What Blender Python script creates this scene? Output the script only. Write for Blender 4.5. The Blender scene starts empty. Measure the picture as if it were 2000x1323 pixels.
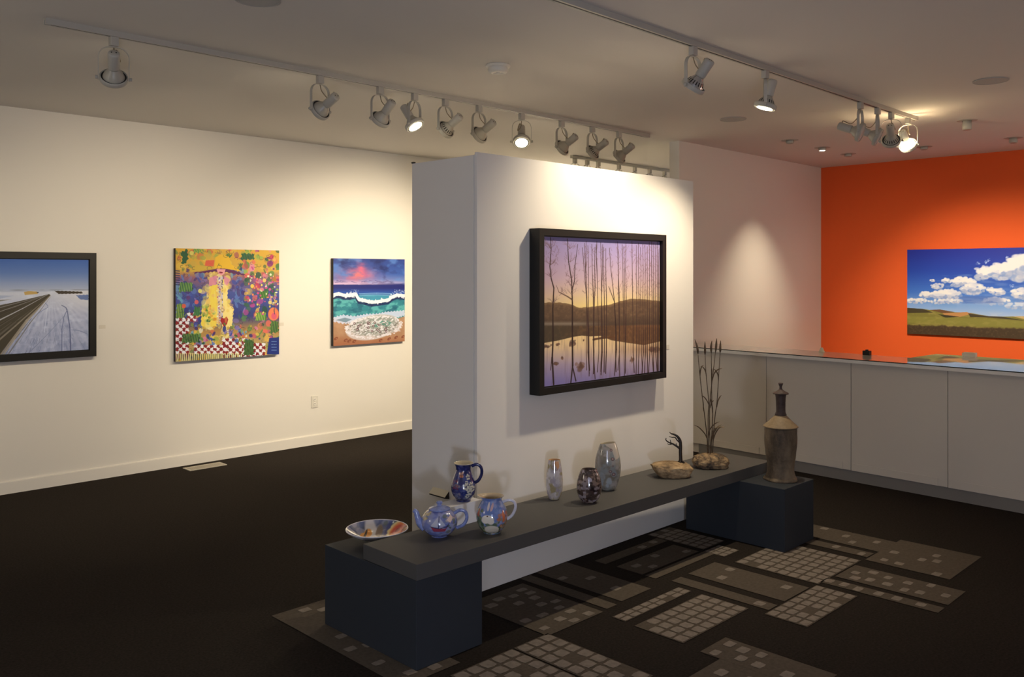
import bpy, bmesh, math, random
import numpy as np
from mathutils import Vector, Matrix, noise

sc = bpy.context.scene
COL = sc.collection
PI = math.pi
random.seed(7)

# ------------------------------------------------------------------ camera
CEIL = 2.913
cam_d = bpy.data.cameras.new('camera')
cam = bpy.data.objects.new('camera', cam_d)
COL.objects.link(cam)
cam.location = (0, 0, 1.65)
cam.rotation_euler = (PI / 2, 0, -PI / 4)          # level, looking along +X +Y
cam_d.sensor_width = 36.0
cam_d.lens = 36.0 * 1690 / 2000
cam_d.shift_y = -(661.5 - 536) / 2000
cam_d.clip_start = 0.05
sc.camera = cam

# ------------------------------------------------------------------ view / world
sc.view_settings.view_transform = 'Standard'
sc.view_settings.look = 'None'
sc.view_settings.gamma = 1.0
sc.view_settings.use_curve_mapping = False
sc.view_settings.exposure = 0.3

world = bpy.data.worlds.new('world')
sc.world = world
world.use_nodes = True
wbg = world.node_tree.nodes['Background']
wbg.inputs[0].default_value = (0.55, 0.68, 1.0, 1)
wbg.inputs[1].default_value = 1.0


def area(name, loc, target, sx, sy, watts, color):
    d = bpy.data.lights.new(name, 'AREA')
    d.shape = 'RECTANGLE'
    d.size, d.size_y = sx, sy
    d.energy = watts
    d.color = color
    o = bpy.data.objects.new(name, d)
    COL.objects.link(o)
    o.location = loc
    o.rotation_euler = (Vector(target) - Vector(loc)).to_track_quat('-Z', 'Y').to_euler()
    return o


# daylight falling through the glass entrance door behind the photographer
area('daylight_low', (-0.54, -0.94, 0.66), (2.3, 2.3, 0.66), 0.22, 0.34, 38.0, (0.76, 0.82, 1.0))
area('daylight_door', (-0.80, -0.80, 1.25), (2.0, 2.0, 1.25), 0.8, 1.7, 16.0, (0.74, 0.80, 1.0))


# fill lights without fixtures, added out of view to brighten the ceiling (right of the counter, behind and left of the viewer)
def add_fill(name, loc, watts, color=(1.0, 0.87, 0.70)):
    d = bpy.data.lights.new(name, 'POINT')
    d.energy, d.color, d.shadow_soft_size = watts, color, 0.3
    o = bpy.data.objects.new(name, d)
    COL.objects.link(o)
    o.location = loc


add_fill('fill_light', (8.0, -0.2, 1.7), 30)
add_fill('fill_light', (-1.2, 4.2, 2.0), 20)

WARM = (1.0, 0.84, 0.60)


# ------------------------------------------------------------------ materials
def lin(c):
    c = np.asarray(c, float) / 255.0
    return np.where(c <= 0.04045, c / 12.92, ((c + 0.055) / 1.055) ** 2.4)


def mat(name, rgb, rough=0.6, metal=0.0, spec=0.5, bump=0.0, bscale=200.0, vary=0.0, vscale=8.0,
        emit=None, emit_s=0.0, coat=0.0):
    m = bpy.data.materials.new(name)
    m.use_nodes = True
    nt = m.node_tree
    b = nt.nodes['Principled BSDF']
    c = tuple(lin(rgb)) + (1,)
    b.inputs['Base Color'].default_value = c
    b.inputs['Roughness'].default_value = rough
    b.inputs['Metallic'].default_value = metal
    b.inputs['Specular IOR Level'].default_value = spec
    if coat:
        b.inputs['Coat Weight'].default_value = coat
        b.inputs['Coat Roughness'].default_value = 0.03
    tc = nt.nodes.new('ShaderNodeTexCoord')
    if vary > 0:
        n = nt.nodes.new('ShaderNodeTexNoise')
        n.inputs['Scale'].default_value = vscale
        n.inputs['Detail'].default_value = 4
        nt.links.new(tc.outputs['Object'], n.inputs['Vector'])
        r = nt.nodes.new('ShaderNodeMapRange')
        r.inputs[1].default_value, r.inputs[2].default_value = 0.3, 0.7
        r.inputs[3].default_value, r.inputs[4].default_value = 1 - vary, 1 + vary
        nt.links.new(n.outputs['Fac'], r.inputs[0])
        mx = nt.nodes.new('ShaderNodeVectorMath')
        mx.operation = 'SCALE'
        mx.inputs[0].default_value = c[:3]
        nt.links.new(r.outputs[0], mx.inputs['Scale'])
        nt.links.new(mx.outputs[0], b.inputs['Base Color'])
    if bump > 0:
        n = nt.nodes.new('ShaderNodeTexNoise')
        n.inputs['Scale'].default_value = bscale
        n.inputs['Detail'].default_value = 3
        nt.links.new(tc.outputs['Object'], n.inputs['Vector'])
        bp = nt.nodes.new('ShaderNodeBump')
        bp.inputs['Strength'].default_value = bump
        bp.inputs['Distance'].default_value = 0.004
        nt.links.new(n.outputs['Fac'], bp.inputs['Height'])
        nt.links.new(bp.outputs[0], b.inputs['Normal'])
    if emit is not None:
        b.inputs['Emission Color'].default_value = tuple(lin(emit)) + (1,)
        b.inputs['Emission Strength'].default_value = emit_s
    return m


def ramp_mat(name, stops, scale, rough=0.8, bump=0.5, bscale=40, detail=8, stretch=(1, 1, 1), spec=0.3):
    """noise -> colour ramp material for rocks and rough clay"""
    m = bpy.data.materials.new(name)
    m.use_nodes = True
    nt = m.node_tree
    b = nt.nodes['Principled BSDF']
    b.inputs['Roughness'].default_value = rough
    b.inputs['Specular IOR Level'].default_value = spec
    tc = nt.nodes.new('ShaderNodeTexCoord')
    mp = nt.nodes.new('ShaderNodeMapping')
    mp.inputs['Scale'].default_value = stretch
    nt.links.new(tc.outputs['Object'], mp.inputs['Vector'])
    n = nt.nodes.new('ShaderNodeTexNoise')
    n.inputs['Scale'].default_value = scale
    n.inputs['Detail'].default_value = detail
    n.inputs['Roughness'].default_value = 0.65
    nt.links.new(mp.outputs[0], n.inputs['Vector'])
    cr = nt.nodes.new('ShaderNodeValToRGB')
    els = cr.color_ramp.elements
    while len(els) < len(stops):
        els.new(0.5)
    for e, (p, c) in zip(els, stops):
        e.position = p
        e.color = tuple(lin(c)) + (1,)
    nt.links.new(n.outputs['Fac'], cr.inputs[0])
    nt.links.new(cr.outputs[0], b.inputs['Base Color'])
    n2 = nt.nodes.new('ShaderNodeTexNoise')
    n2.inputs['Scale'].default_value = bscale
    n2.inputs['Detail'].default_value = 6
    nt.links.new(tc.outputs['Object'], n2.inputs['Vector'])
    bp = nt.nodes.new('ShaderNodeBump')
    bp.inputs['Strength'].default_value = bump
    bp.inputs['Distance'].default_value = 0.01
    nt.links.new(n2.outputs['Fac'], bp.inputs['Height'])
    nt.links.new(bp.outputs[0], b.inputs['Normal'])
    return m


def attr_mat(name, rough=0.5, spec=0.5, coat=0.0):
    m = bpy.data.materials.new(name)
    m.use_nodes = True
    nt = m.node_tree
    b = nt.nodes['Principled BSDF']
    b.inputs['Roughness'].default_value = rough
    b.inputs['Specular IOR Level'].default_value = spec
    if coat:
        b.inputs['Coat Weight'].default_value = coat
        b.inputs['Coat Roughness'].default_value = 0.04
    a = nt.nodes.new('ShaderNodeAttribute')
    a.attribute_name = 'Col'
    nt.links.new(a.outputs['Color'], b.inputs['Base Color'])
    return m


M = dict(
    wall=mat('wall_paint', (232, 228, 220), 0.85, spec=0.25, bump=0.05, bscale=350),
    trim=mat('trim_paint', (234, 230, 222), 0.5, spec=0.4),
    ceiling=mat('ceiling_paint', (224, 219, 212), 0.9, spec=0.2, bump=0.05, bscale=300),
    orange=mat('orange_paint', (240, 102, 46), 0.8, spec=0.3, bump=0.05, bscale=350),
    partition=mat('partition_paint', (232, 228, 222), 0.8, spec=0.25, bump=0.04, bscale=350),
    carpet=mat('dark_carpet', (47, 42, 38), 1.0, spec=0.05, bump=0.6, bscale=420, vary=0.25, vscale=90),
    taupe=mat('taupe_carpet', (92, 84, 75), 1.0, spec=0.05, bump=0.5, bscale=420, vary=0.12, vscale=60),
    cobble=mat('cobble_carpet', (134, 125, 116), 1.0, spec=0.05, bump=0.5, bscale=420, vary=0.14, vscale=40),
    bench=mat('charcoal_paint', (76, 75, 74), 0.6, spec=0.35, bump=0.04, bscale=300),
    pedestal=mat('slate_paint', (44, 49, 56), 0.65, spec=0.3, bump=0.04, bscale=300),
    counter=mat('counter_panel', (214, 206, 194), 0.6, spec=0.35),
    glass_top=mat('counter_glass', (205, 205, 195), 0.02, spec=0.65),
    glass_edge=mat('glass_edge', (30, 40, 36), 0.15),
    kick=mat('grey_kick', (128, 124, 120), 0.7),
    black=mat('black_frame', (20, 19, 18), 0.45, spec=0.4),
    blackplastic=mat('black_plastic', (16, 15, 15), 0.4),
    canvas_edge=mat('canvas_edge', (46, 40, 36), 0.7),
    lampwhite=mat('lamp_white', (184, 181, 172), 0.45, spec=0.4),
    lampbulb=mat('lamp_bulb', (176, 172, 160), 0.35, spec=0.5),
    fins=mat('lamp_fins', (30, 28, 26), 0.6),
    silver=mat('lamp_silver', (190, 192, 196), 0.22, metal=0.85),
    lens_off=mat('lens_off', (190, 190, 186), 0.15),
    lens_on=mat('lens_on', (255, 250, 235), 0.3, emit=(255, 240, 205), emit_s=18.0),
    bulb_glow=mat('glowing_bulb', (255, 246, 225), 0.3, emit=(255, 226, 176), emit_s=70.0),
    cord=mat('lamp_cord', (150, 136, 112), 0.6),
    vent=mat('vent_metal', (196, 188, 172), 0.45, metal=0.1),
    plastic=mat('white_plastic', (222, 218, 208), 0.4),
    speaker=mat('speaker_mesh', (184, 182, 178), 0.8, bump=0.3, bscale=900),
    card=mat('card_paper', (226, 216, 190), 0.8),
    clear=mat('label_plastic', (222, 216, 204), 0.25),
    white=mat('riser_white', (226, 226, 228), 0.7),
    iron=mat('black_iron', (34, 27, 24), 0.38, metal=0.55, spec=0.6),
    bronze=mat('aged_bronze', (92, 76, 58), 0.42, metal=0.7, vary=0.3, vscale=60),
    paint=attr_mat('painted_canvas', 0.55, 0.35),
    glaze=attr_mat('painted_glaze', 0.12, 0.6, coat=0.6),
    glazedark=mat('dark_blue_glaze', (34, 40, 92), 0.1, spec=0.6, coat=0.5, vary=0.25, vscale=50),
    glazeblue=mat('pale_blue_glaze', (128, 142, 196), 0.1, spec=0.6, coat=0.5, vary=0.25, vscale=60),
    glazewhite=mat('white_glaze', (214, 212, 222), 0.1, spec=0.6, coat=0.5, vary=0.1, vscale=60),
    cream=mat('cream_glaze', (214, 204, 176), 0.15, spec=0.6, coat=0.4),
)
M['rock'] = ramp_mat('sandstone', [(0.28, (74, 58, 42)), (0.42, (132, 110, 82)), (0.55, (164, 138, 104)), (0.72, (196, 174, 138))], 14, bump=0.9, bscale=30)
M['rock2'] = ramp_mat('speckled_rock', [(0.32, (30, 26, 24)), (0.44, (84, 72, 60)), (0.53, (140, 116, 86)), (0.70, (184, 160, 124))], 20, bump=1.0, bscale=38)
M['clay'] = ramp_mat('ash_glazed_clay', [(0.32, (56, 48, 40)), (0.45, (94, 81, 65)), (0.60, (122, 107, 87)), (0.8, (150, 133, 110))], 9, rough=0.62, bump=0.35, bscale=60, stretch=(1, 1, 0.45))
M['claylight'] = ramp_mat('sandy_clay', [(0.3, (106, 90, 70)), (0.6, (134, 116, 90)), (0.85, (154, 136, 108))], 12, rough=0.6, bump=0.25, bscale=60)
M['claydark'] = ramp_mat('dark_clay', [(0.3, (48, 38, 36)), (0.6, (78, 64, 60)), (0.85, (104, 86, 72))], 14, rough=0.6, bump=0.3, bscale=70)


def glass_pane_mat():
    m = bpy.data.materials.new('door_glass')
    m.use_nodes = True
    nt = m.node_tree
    nt.nodes.clear()
    o = nt.nodes.new('ShaderNodeOutputMaterial')
    mx = nt.nodes.new('ShaderNodeMixShader')
    t = nt.nodes.new('ShaderNodeBsdfTransparent')
    g = nt.nodes.new('ShaderNodeBsdfGlossy')
    g.inputs['Roughness'].default_value = 0.02
    mx.inputs[0].default_value = 0.06
    nt.links.new(t.outputs[0], mx.inputs[1])
    nt.links.new(g.outputs[0], mx.inputs[2])
    nt.links.new(mx.outputs[0], o.inputs[0])
    return m


M['pane'] = glass_pane_mat()


# ------------------------------------------------------------------ object helpers
def obj(name, bm, m, parent=None, smooth=False):
    me = bpy.data.meshes.new(name)
    bmesh.ops.recalc_face_normals(bm, faces=bm.faces)
    bm.to_mesh(me)
    bm.free()
    for mm in (m if isinstance(m, (list, tuple)) else [m]):
        me.materials.append(mm)
    if smooth:
        for p in me.polygons:
            p.use_smooth = True
    o = bpy.data.objects.new(name, me)
    COL.objects.link(o)
    if parent is not None:
        o.parent = parent
    return o


def tag(o, label, cat, group=None):
    o['label'] = label
    o['category'] = cat
    if group:
        o['group'] = group
    return o


def thing(name, label, cat, loc=(0, 0, 0), rz=0.0, group=None):
    o = bpy.data.objects.new(name, None)
    o.empty_display_size = 0.05
    COL.objects.link(o)
    o.location = loc
    o.rotation_euler = (0, 0, rz)
    return tag(o, label, cat, group)


def struct(name, bm, m):
    o = obj(name, bm, m)
    o['kind'] = 'structure'
    return o


def box(bm, x0, x1, y0, y1, z0, z1, mi=0):
    vs = [bm.verts.new((x, y, z)) for x in (x0, x1) for y in (y0, y1) for z in (z0, z1)]
    for f in ((0, 1, 3, 2), (4, 6, 7, 5), (0, 4, 5, 1), (2, 3, 7, 6), (0, 2, 6, 4), (1, 5, 7, 3)):
        fc = bm.faces.new([vs[i] for i in f])
        fc.material_index = mi
    return vs


def boxbm(*a, bevel=0.0):
    bm = bmesh.new()
    box(bm, *a)
    if bevel:
        bmesh.ops.bevel(bm, geom=bm.edges[:], offset=bevel, segments=2, profile=0.5, affect='EDGES')
    return bm


def prism(bm, pts, z0, z1):
    """extrude a 2-D outline vertically"""
    lo = [bm.verts.new((x, y, z0)) for x, y in pts]
    hi = [bm.verts.new((x, y, z1)) for x, y in pts]
    n = len(pts)
    bm.faces.new(lo[::-1])
    bm.faces.new(hi)
    for i in range(n):
        j = (i + 1) % n
        bm.faces.new((lo[i], lo[j], hi[j], hi[i]))


def smooth_path(pts, n=6):
    pts = [Vector(p) for p in pts]
    if len(pts) < 3:
        return pts
    out = []
    P = [pts[0] * 2 - pts[1]] + pts + [pts[-1] * 2 - pts[-2]]
    for i in range(1, len(P) - 2):
        a, b, c, d = P[i - 1:i + 3]
        for k in range(n):
            t = k / n
            out.append(0.5 * (2 * b + (c - a) * t + (2 * a - 5 * b + 4 * c - d) * t * t + (3 * b - a - 3 * c + d) * t ** 3))
    out.append(pts[-1])
    return out


def tube(bm, pts, rad, seg=8, flat=None):
    """sweep a circle (or a flat w x t section) along pts; rad number or list"""
    pts = [Vector(p) for p in pts]
    n = len(pts)
    if not hasattr(rad, '__len__'):
        rad = [rad] * n
    elif len(rad) != n:
        rad = list(np.interp(np.linspace(0, 1, n), np.linspace(0, 1, len(rad)), rad))
    up = None
    rings = []
    for i in range(n):
        t = (pts[min(i + 1, n - 1)] - pts[max(i - 1, 0)]).normalized()
        if up is None:
            up = Vector((0, 0, 1)) if abs(t.z) < 0.9 else Vector((1, 0, 0))
        side = t.cross(up).normalized()
        up = side.cross(t).normalized()
        r = rad[i]
        ring = []
        for k in range(seg):
            a = 2 * PI * k / seg
            rx, ry = (r, r) if flat is None else (r, r * flat)
            ring.append(bm.verts.new(pts[i] + side * math.cos(a) * rx + up * math.sin(a) * ry))
        rings.append(ring)
    for a, b in zip(rings[:-1], rings[1:]):
        for k in range(seg):
            bm.faces.new((a[k], a[(k + 1) % seg], b[(k + 1) % seg], b[k]))
    bm.faces.new(rings[0][::-1])
    bm.faces.new(rings[-1])


def strap(bm, pts, w, t, wdir=(0, 1, 0)):
    """flat bar of width w (along wdir) and thickness t following pts"""
    pts = [Vector(p) for p in pts]
    wd = Vector(wdir).normalized()
    rings = []
    n = len(pts)
    for i in range(n):
        tg = (pts[min(i + 1, n - 1)] - pts[max(i - 1, 0)]).normalized()
        nd = tg.cross(wd).normalized()
        rings.append([bm.verts.new(pts[i] + wd * a * w / 2 + nd * b * t / 2) for a, b in ((-1, -1), (1, -1), (1, 1), (-1, 1))])
    for a, b in zip(rings[:-1], rings[1:]):
        for k in range(4):
            bm.faces.new((a[k], a[(k + 1) % 4], b[(k + 1) % 4], b[k]))
    bm.faces.new(rings[0][::-1])
    bm.faces.new(rings[-1])


def lathe(bm, prof, seg=40, axis='z', sx=1.0, sy=1.0, mi=0):
    """prof: list of (r, h); poles collapse when r == 0"""
    rings = []
    for r, h in prof:
        def pt(a):
            if axis == 'z':
                return (r * math.cos(a) * sx, r * math.sin(a) * sy, h)
            return (r * math.cos(a), h, r * math.sin(a))
        if r <= 1e-6:
            rings.append([bm.verts.new(pt(0))])
        else:
            rings.append([bm.verts.new(pt(2 * PI * k / seg)) for k in range(seg)])
    for a, b in zip(rings[:-1], rings[1:]):
        for k in range(seg):
            j = (k + 1) % seg
            if len(a) == 1 and len(b) == 1:
                continue
            if len(a) == 1:
                f = bm.faces.new((a[0], b[k], b[j]))
            elif len(b) == 1:
                f = bm.faces.new((a[k], a[j], b[0]))
            else:
                f = bm.faces.new((a[k], a[j], b[j], b[k]))
            f.material_index = mi


def color_mesh(name, verts, faces, cols, m, parent=None, smooth=False):
    me = bpy.data.meshes.new(name)
    nv, nf = len(verts), len(faces)
    me.vertices.add(nv)
    me.vertices.foreach_set('co', np.asarray(verts, np.float32).ravel())
    me.loops.add(nf * 4)
    me.loops.foreach_set('vertex_index', np.asarray(faces, np.int32).ravel())
    me.polygons.add(nf)
    me.polygons.foreach_set('loop_start', np.arange(0, nf * 4, 4, dtype=np.int32))
    me.polygons.foreach_set('use_smooth', np.full(nf, smooth))
    me.update(calc_edges=True)
    me.validate()
    a = me.color_attributes.new('Col', 'FLOAT_COLOR', 'POINT')
    c4 = np.ones((nv, 4), np.float32)
    c4[:, :3] = lin(np.clip(cols, 0, 255))
    a.data.foreach_set('color', c4.ravel())
    me.materials.append(m)
    o = bpy.data.objects.new(name, me)
    COL.objects.link(o)
    if parent is not None:
        o.parent = parent
    return o


def grid_faces(nu, nv, wrap=False):
    """index grid [v][u]"""
    idx = np.arange(nu * nv).reshape(nv, nu)
    a, d = idx[:-1], idx[1:]
    if wrap:
        b, c = np.roll(a, -1, 1), np.roll(d, -1, 1)
        return np.stack([a, b, c, d], -1).reshape(-1, 4)
    return np.stack([a[:, :-1], a[:, 1:], d[:, 1:], d[:, :-1]], -1).reshape(-1, 4)


# ------------------------------------------------------------------ a small painter (numpy) for canvases and glazes
class Paint:
    """colour field of w x h samples; drawing coordinates are those of a quad TL,TR,BR,BL"""

    def __init__(s, w, h, quad, ratio=1.0, seed=1):
        s.w, s.h, s.q, s.ratio = w, h, quad, ratio
        s.c = np.zeros((h, w, 3))
        s.rng = np.random.default_rng(seed)
        s.Y, s.X = np.mgrid[0:h, 0:w].astype(float)
        (x0, y0), (x1, y1), (x2, y2), (x3, y3) = quad
        s.k = w / (x1 - x0)

    def m(s, x, y):
        (x0, y0), (x1, y1), (x2, y2), (x3, y3) = s.q
        f = (x - x0) / (x1 - x0)
        t, b = y0 + (y1 - y0) * f, y3 + (y2 - y3) * f
        v = (y - t) / (b - t)
        u = f / (f + (1 - f) * s.ratio)
        return u * (s.w - 1), v * (s.h - 1)

    def mp(s, pts):
        return np.array([s.m(x, y) for x, y in pts])

    def noise(s, fx, fy, octaves=4, seed=0):
        rng = np.random.default_rng(seed)
        out = np.zeros((s.h, s.w))
        amp, tot = 1.0, 0.0
        for o in range(octaves):
            nx, ny = max(2, int(fx * 2 ** o)), max(2, int(fy * 2 ** o))
            g = rng.random((ny + 2, nx + 2))
            px, py = s.X / s.w * nx, s.Y / s.h * ny
            ix, iy = px.astype(int), py.astype(int)
            tx, ty = px - ix, py - iy
            tx, ty = tx * tx * (3 - 2 * tx), ty * ty * (3 - 2 * ty)
            v = (g[iy, ix] * (1 - tx) + g[iy, ix + 1] * tx) * (1 - ty) + (g[iy + 1, ix] * (1 - tx) + g[iy + 1, ix + 1] * tx) * ty
            out += v * amp
            tot += amp
            amp *= 0.5
        return out / tot

    def blend(s, mask, col):
        col = np.asarray(col, float)
        s.c = s.c * (1 - mask[..., None]) + col * mask[..., None]

    def vgrad(s, stops):
        v = s.Y / (s.h - 1)
        ps = [p for p, _ in stops]
        for i in range(3):
            s.c[..., i] = np.interp(v, ps, [c[i] for _, c in stops])

    def _win(s, x0, x1, y0, y1):
        return (slice(max(0, int(y0)), min(s.h, int(y1) + 2)), slice(max(0, int(x0)), min(s.w, int(x1) + 2)))

    def _put(s, win, mask, col):
        if mask.size:
            r = s.c[win]
            s.c[win] = r * (1 - mask[..., None]) + np.asarray(col, float) * mask[..., None]

    def poly(s, pts, col, a=1.0, raw=False, wob=0.0):
        p = np.array(pts, float) if raw else s.mp(pts)
        win = s._win(p[:, 0].min() - 1, p[:, 0].max() + 1, p[:, 1].min() - 1, p[:, 1].max() + 1)
        X0, Y0 = s.X[win], s.Y[win]
        if not X0.size:
            return
        if wob:
            q = 8.0 / max(4.0, s.k * 20)
            X0, Y0 = X0 + wob * 1.3 * np.sin(Y0 * .42 * q + X0 * .17 * q), Y0 + wob * 1.3 * np.sin(X0 * .38 * q - Y0 * .21 * q)
        cov = np.zeros(X0.shape)
        n = len(p)
        for ox, oy in ((-.3, -.1), (.1, -.3), (.3, .1), (-.1, .3)):
            X, Y = X0 + ox, Y0 + oy
            ins = np.zeros(X.shape, bool)
            for i in range(n):
                x0, y0 = p[i]
                x1, y1 = p[(i + 1) % n]
                if y0 == y1:
                    continue
                ins ^= ((y0 > Y) != (y1 > Y)) & (X < (x1 - x0) * (Y - y0) / (y1 - y0) + x0)
            cov += ins * .25
        s._put(win, cov * a, col)

    def ell(s, x, y, rx, ry, col, a=1.0, rot=0.0, soft=0.15):
        cx, cy = s.m(x, y)
        rx, ry = rx * s.k, ry * s.k
        R = max(rx, ry) + 2
        win = s._win(cx - R, cx + R, cy - R, cy + R)
        dx, dy = s.X[win] - cx, s.Y[win] - cy
        if not dx.size:
            return
        cr, sr = math.cos(rot), math.sin(rot)
        d = np.hypot((dx * cr + dy * sr) / rx, (-dx * sr + dy * cr) / ry)
        s._put(win, np.clip((1 - d) / soft + 0.5, 0, 1) * a, col)

    def line(s, pts, w, col, a=1.0, w2=None):
        p = s.mp(pts)
        w, w2 = w * s.k / 2, (w if w2 is None else w2) * s.k / 2
        n = len(p) - 1
        for i in range(n):
            (x0, y0), (x1, y1) = p[i], p[i + 1]
            wa = w + (w2 - w) * i / n
            wb = w + (w2 - w) * (i + 1) / n
            R = max(wa, wb) + 1.5
            win = s._win(min(x0, x1) - R, max(x0, x1) + R, min(y0, y1) - R, max(y0, y1) + R)
            X, Y = s.X[win], s.Y[win]
            if not X.size:
                continue
            dx, dy = x1 - x0, y1 - y0
            L = dx * dx + dy * dy + 1e-9
            t = np.clip(((X - x0) * dx + (Y - y0) * dy) / L, 0, 1)
            d = np.hypot(X - x0 - t * dx, Y - y0 - t * dy)
            ww = wa + (wb - wa) * t
            s._put(win, np.clip(ww - d + 0.5, 0, 1) * np.minimum(1, ww * 2) * a, col)

    def gain(s, r, g, b):
        s.c = np.clip(s.c * np.array([r, g, b]), 0, 250)
        return s

    def ymap(s):
        """image rows mapped back to drawing y, used for region masks"""
        (x0, y0), (x1, y1), (x2, y2), (x3, y3) = s.q
        u = s.X / (s.w - 1)
        f = u * s.ratio / (1 - u + u * s.ratio)
        v = s.Y / (s.h - 1)
        t, b = y0 + (y1 - y0) * f, y3 + (y2 - y3) * f
        return x0 + f * (x1 - x0), t + v * (b - t)


# ------------------------------------------------------------------ room shell
YL, XO, YW = 7.28, 9.85, 4.69          # left wall, orange wall, short white wall
XB, YR, XE = -2.2, -2.2, 11.2

bm = bmesh.new(); box(bm, XB - .1, XE, YR - .1, YL + .1, -0.12, 0.0); struct('floor', bm, M['carpet'])
bm = bmesh.new(); box(bm, XB - .1, XE, YR - .1, YL + .1, CEIL, CEIL + 0.12); struct('ceiling', bm, M['ceiling'])
bm = bmesh.new(); box(bm, XB, XE, YL, YL + .1, 0, CEIL); struct('wall_left', bm, M['wall'])
bm = bmesh.new(); box(bm, 6.9, XO, YW - 0.025, YW + 0.085, 0, CEIL); struct('wall_middle', bm, M['wall'])
bm = bmesh.new(); box(bm, XO, XO + .1, YR, YW + 0.085, 0, CEIL); struct('wall_far', bm, M['orange'])
bm = bmesh.new(); box(bm, XE - .1, XE, YW + .085, YL, 0, CEIL); struct('wall_end', bm, M['wall'])
bm = bmesh.new(); box(bm, XB - .1, XB, 0.8, YL, 0, CEIL); struct('wall_back', bm, M['wall'])
bm = bmesh.new(); box(bm, 0.8, XO, YR - .1, YR, 0, CEIL); struct('wall_right', bm, M['wall'])
# diagonal entrance wall behind the photographer with a glass door
def diag(bm, a0, a1, z0, z1, d0=0.0, d1=-0.1):
    """slab on the plane x+y=-1.4; a runs along the wall, d is the depth"""
    r, f = Vector((.70711, -.70711, 0)), Vector((.70711, .70711, 0))
    c = Vector((-0.7, -0.7, 0))
    pts = [c + r * a + f * d for a, d in ((a0, d0), (a1, d0), (a1, d1), (a0, d1))]
    prism(bm, [(p.x, p.y) for p in pts], z0, z1)
bm = bmesh.new()
diag(bm, -2.15, -0.5, 0, CEIL); diag(bm, 0.5, 2.15, 0, CEIL); diag(bm, -0.5, 0.5, 2.15, CEIL)
struct('wall_entrance', bm, M['wall'])
bm = bmesh.new()
diag(bm, -0.5, -0.42, 0, 2.15, -.03, -.08); diag(bm, 0.42, 0.5, 0, 2.15, -.03, -.08)
diag(bm, -0.42, 0.42, 2.06, 2.15, -.03, -.08); diag(bm, -0.42, 0.42, 0, 0.12, -.03, -.08)
d1 = struct('door_1', bm, M['blackplastic'])
bm = bmesh.new(); diag(bm, -0.42, 0.42, 0.12, 2.06, -.05, -.055)
obj('door_glass', bm, M['pane'], d1)

bm = bmesh.new()
box(bm, XB, XE - .1, YL - 0.014, YL, 0, 0.088); box(bm, XB, XE - .1, YL - 0.010, YL, 0.088, 0.094)
struct('baseboard_left', bm, M['trim'])
bm = bmesh.new(); box(bm, 6.888, 6.9, YW - .037, YW + .085, 0, 0.09); struct('baseboard_middle', bm, M['trim'])

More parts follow.
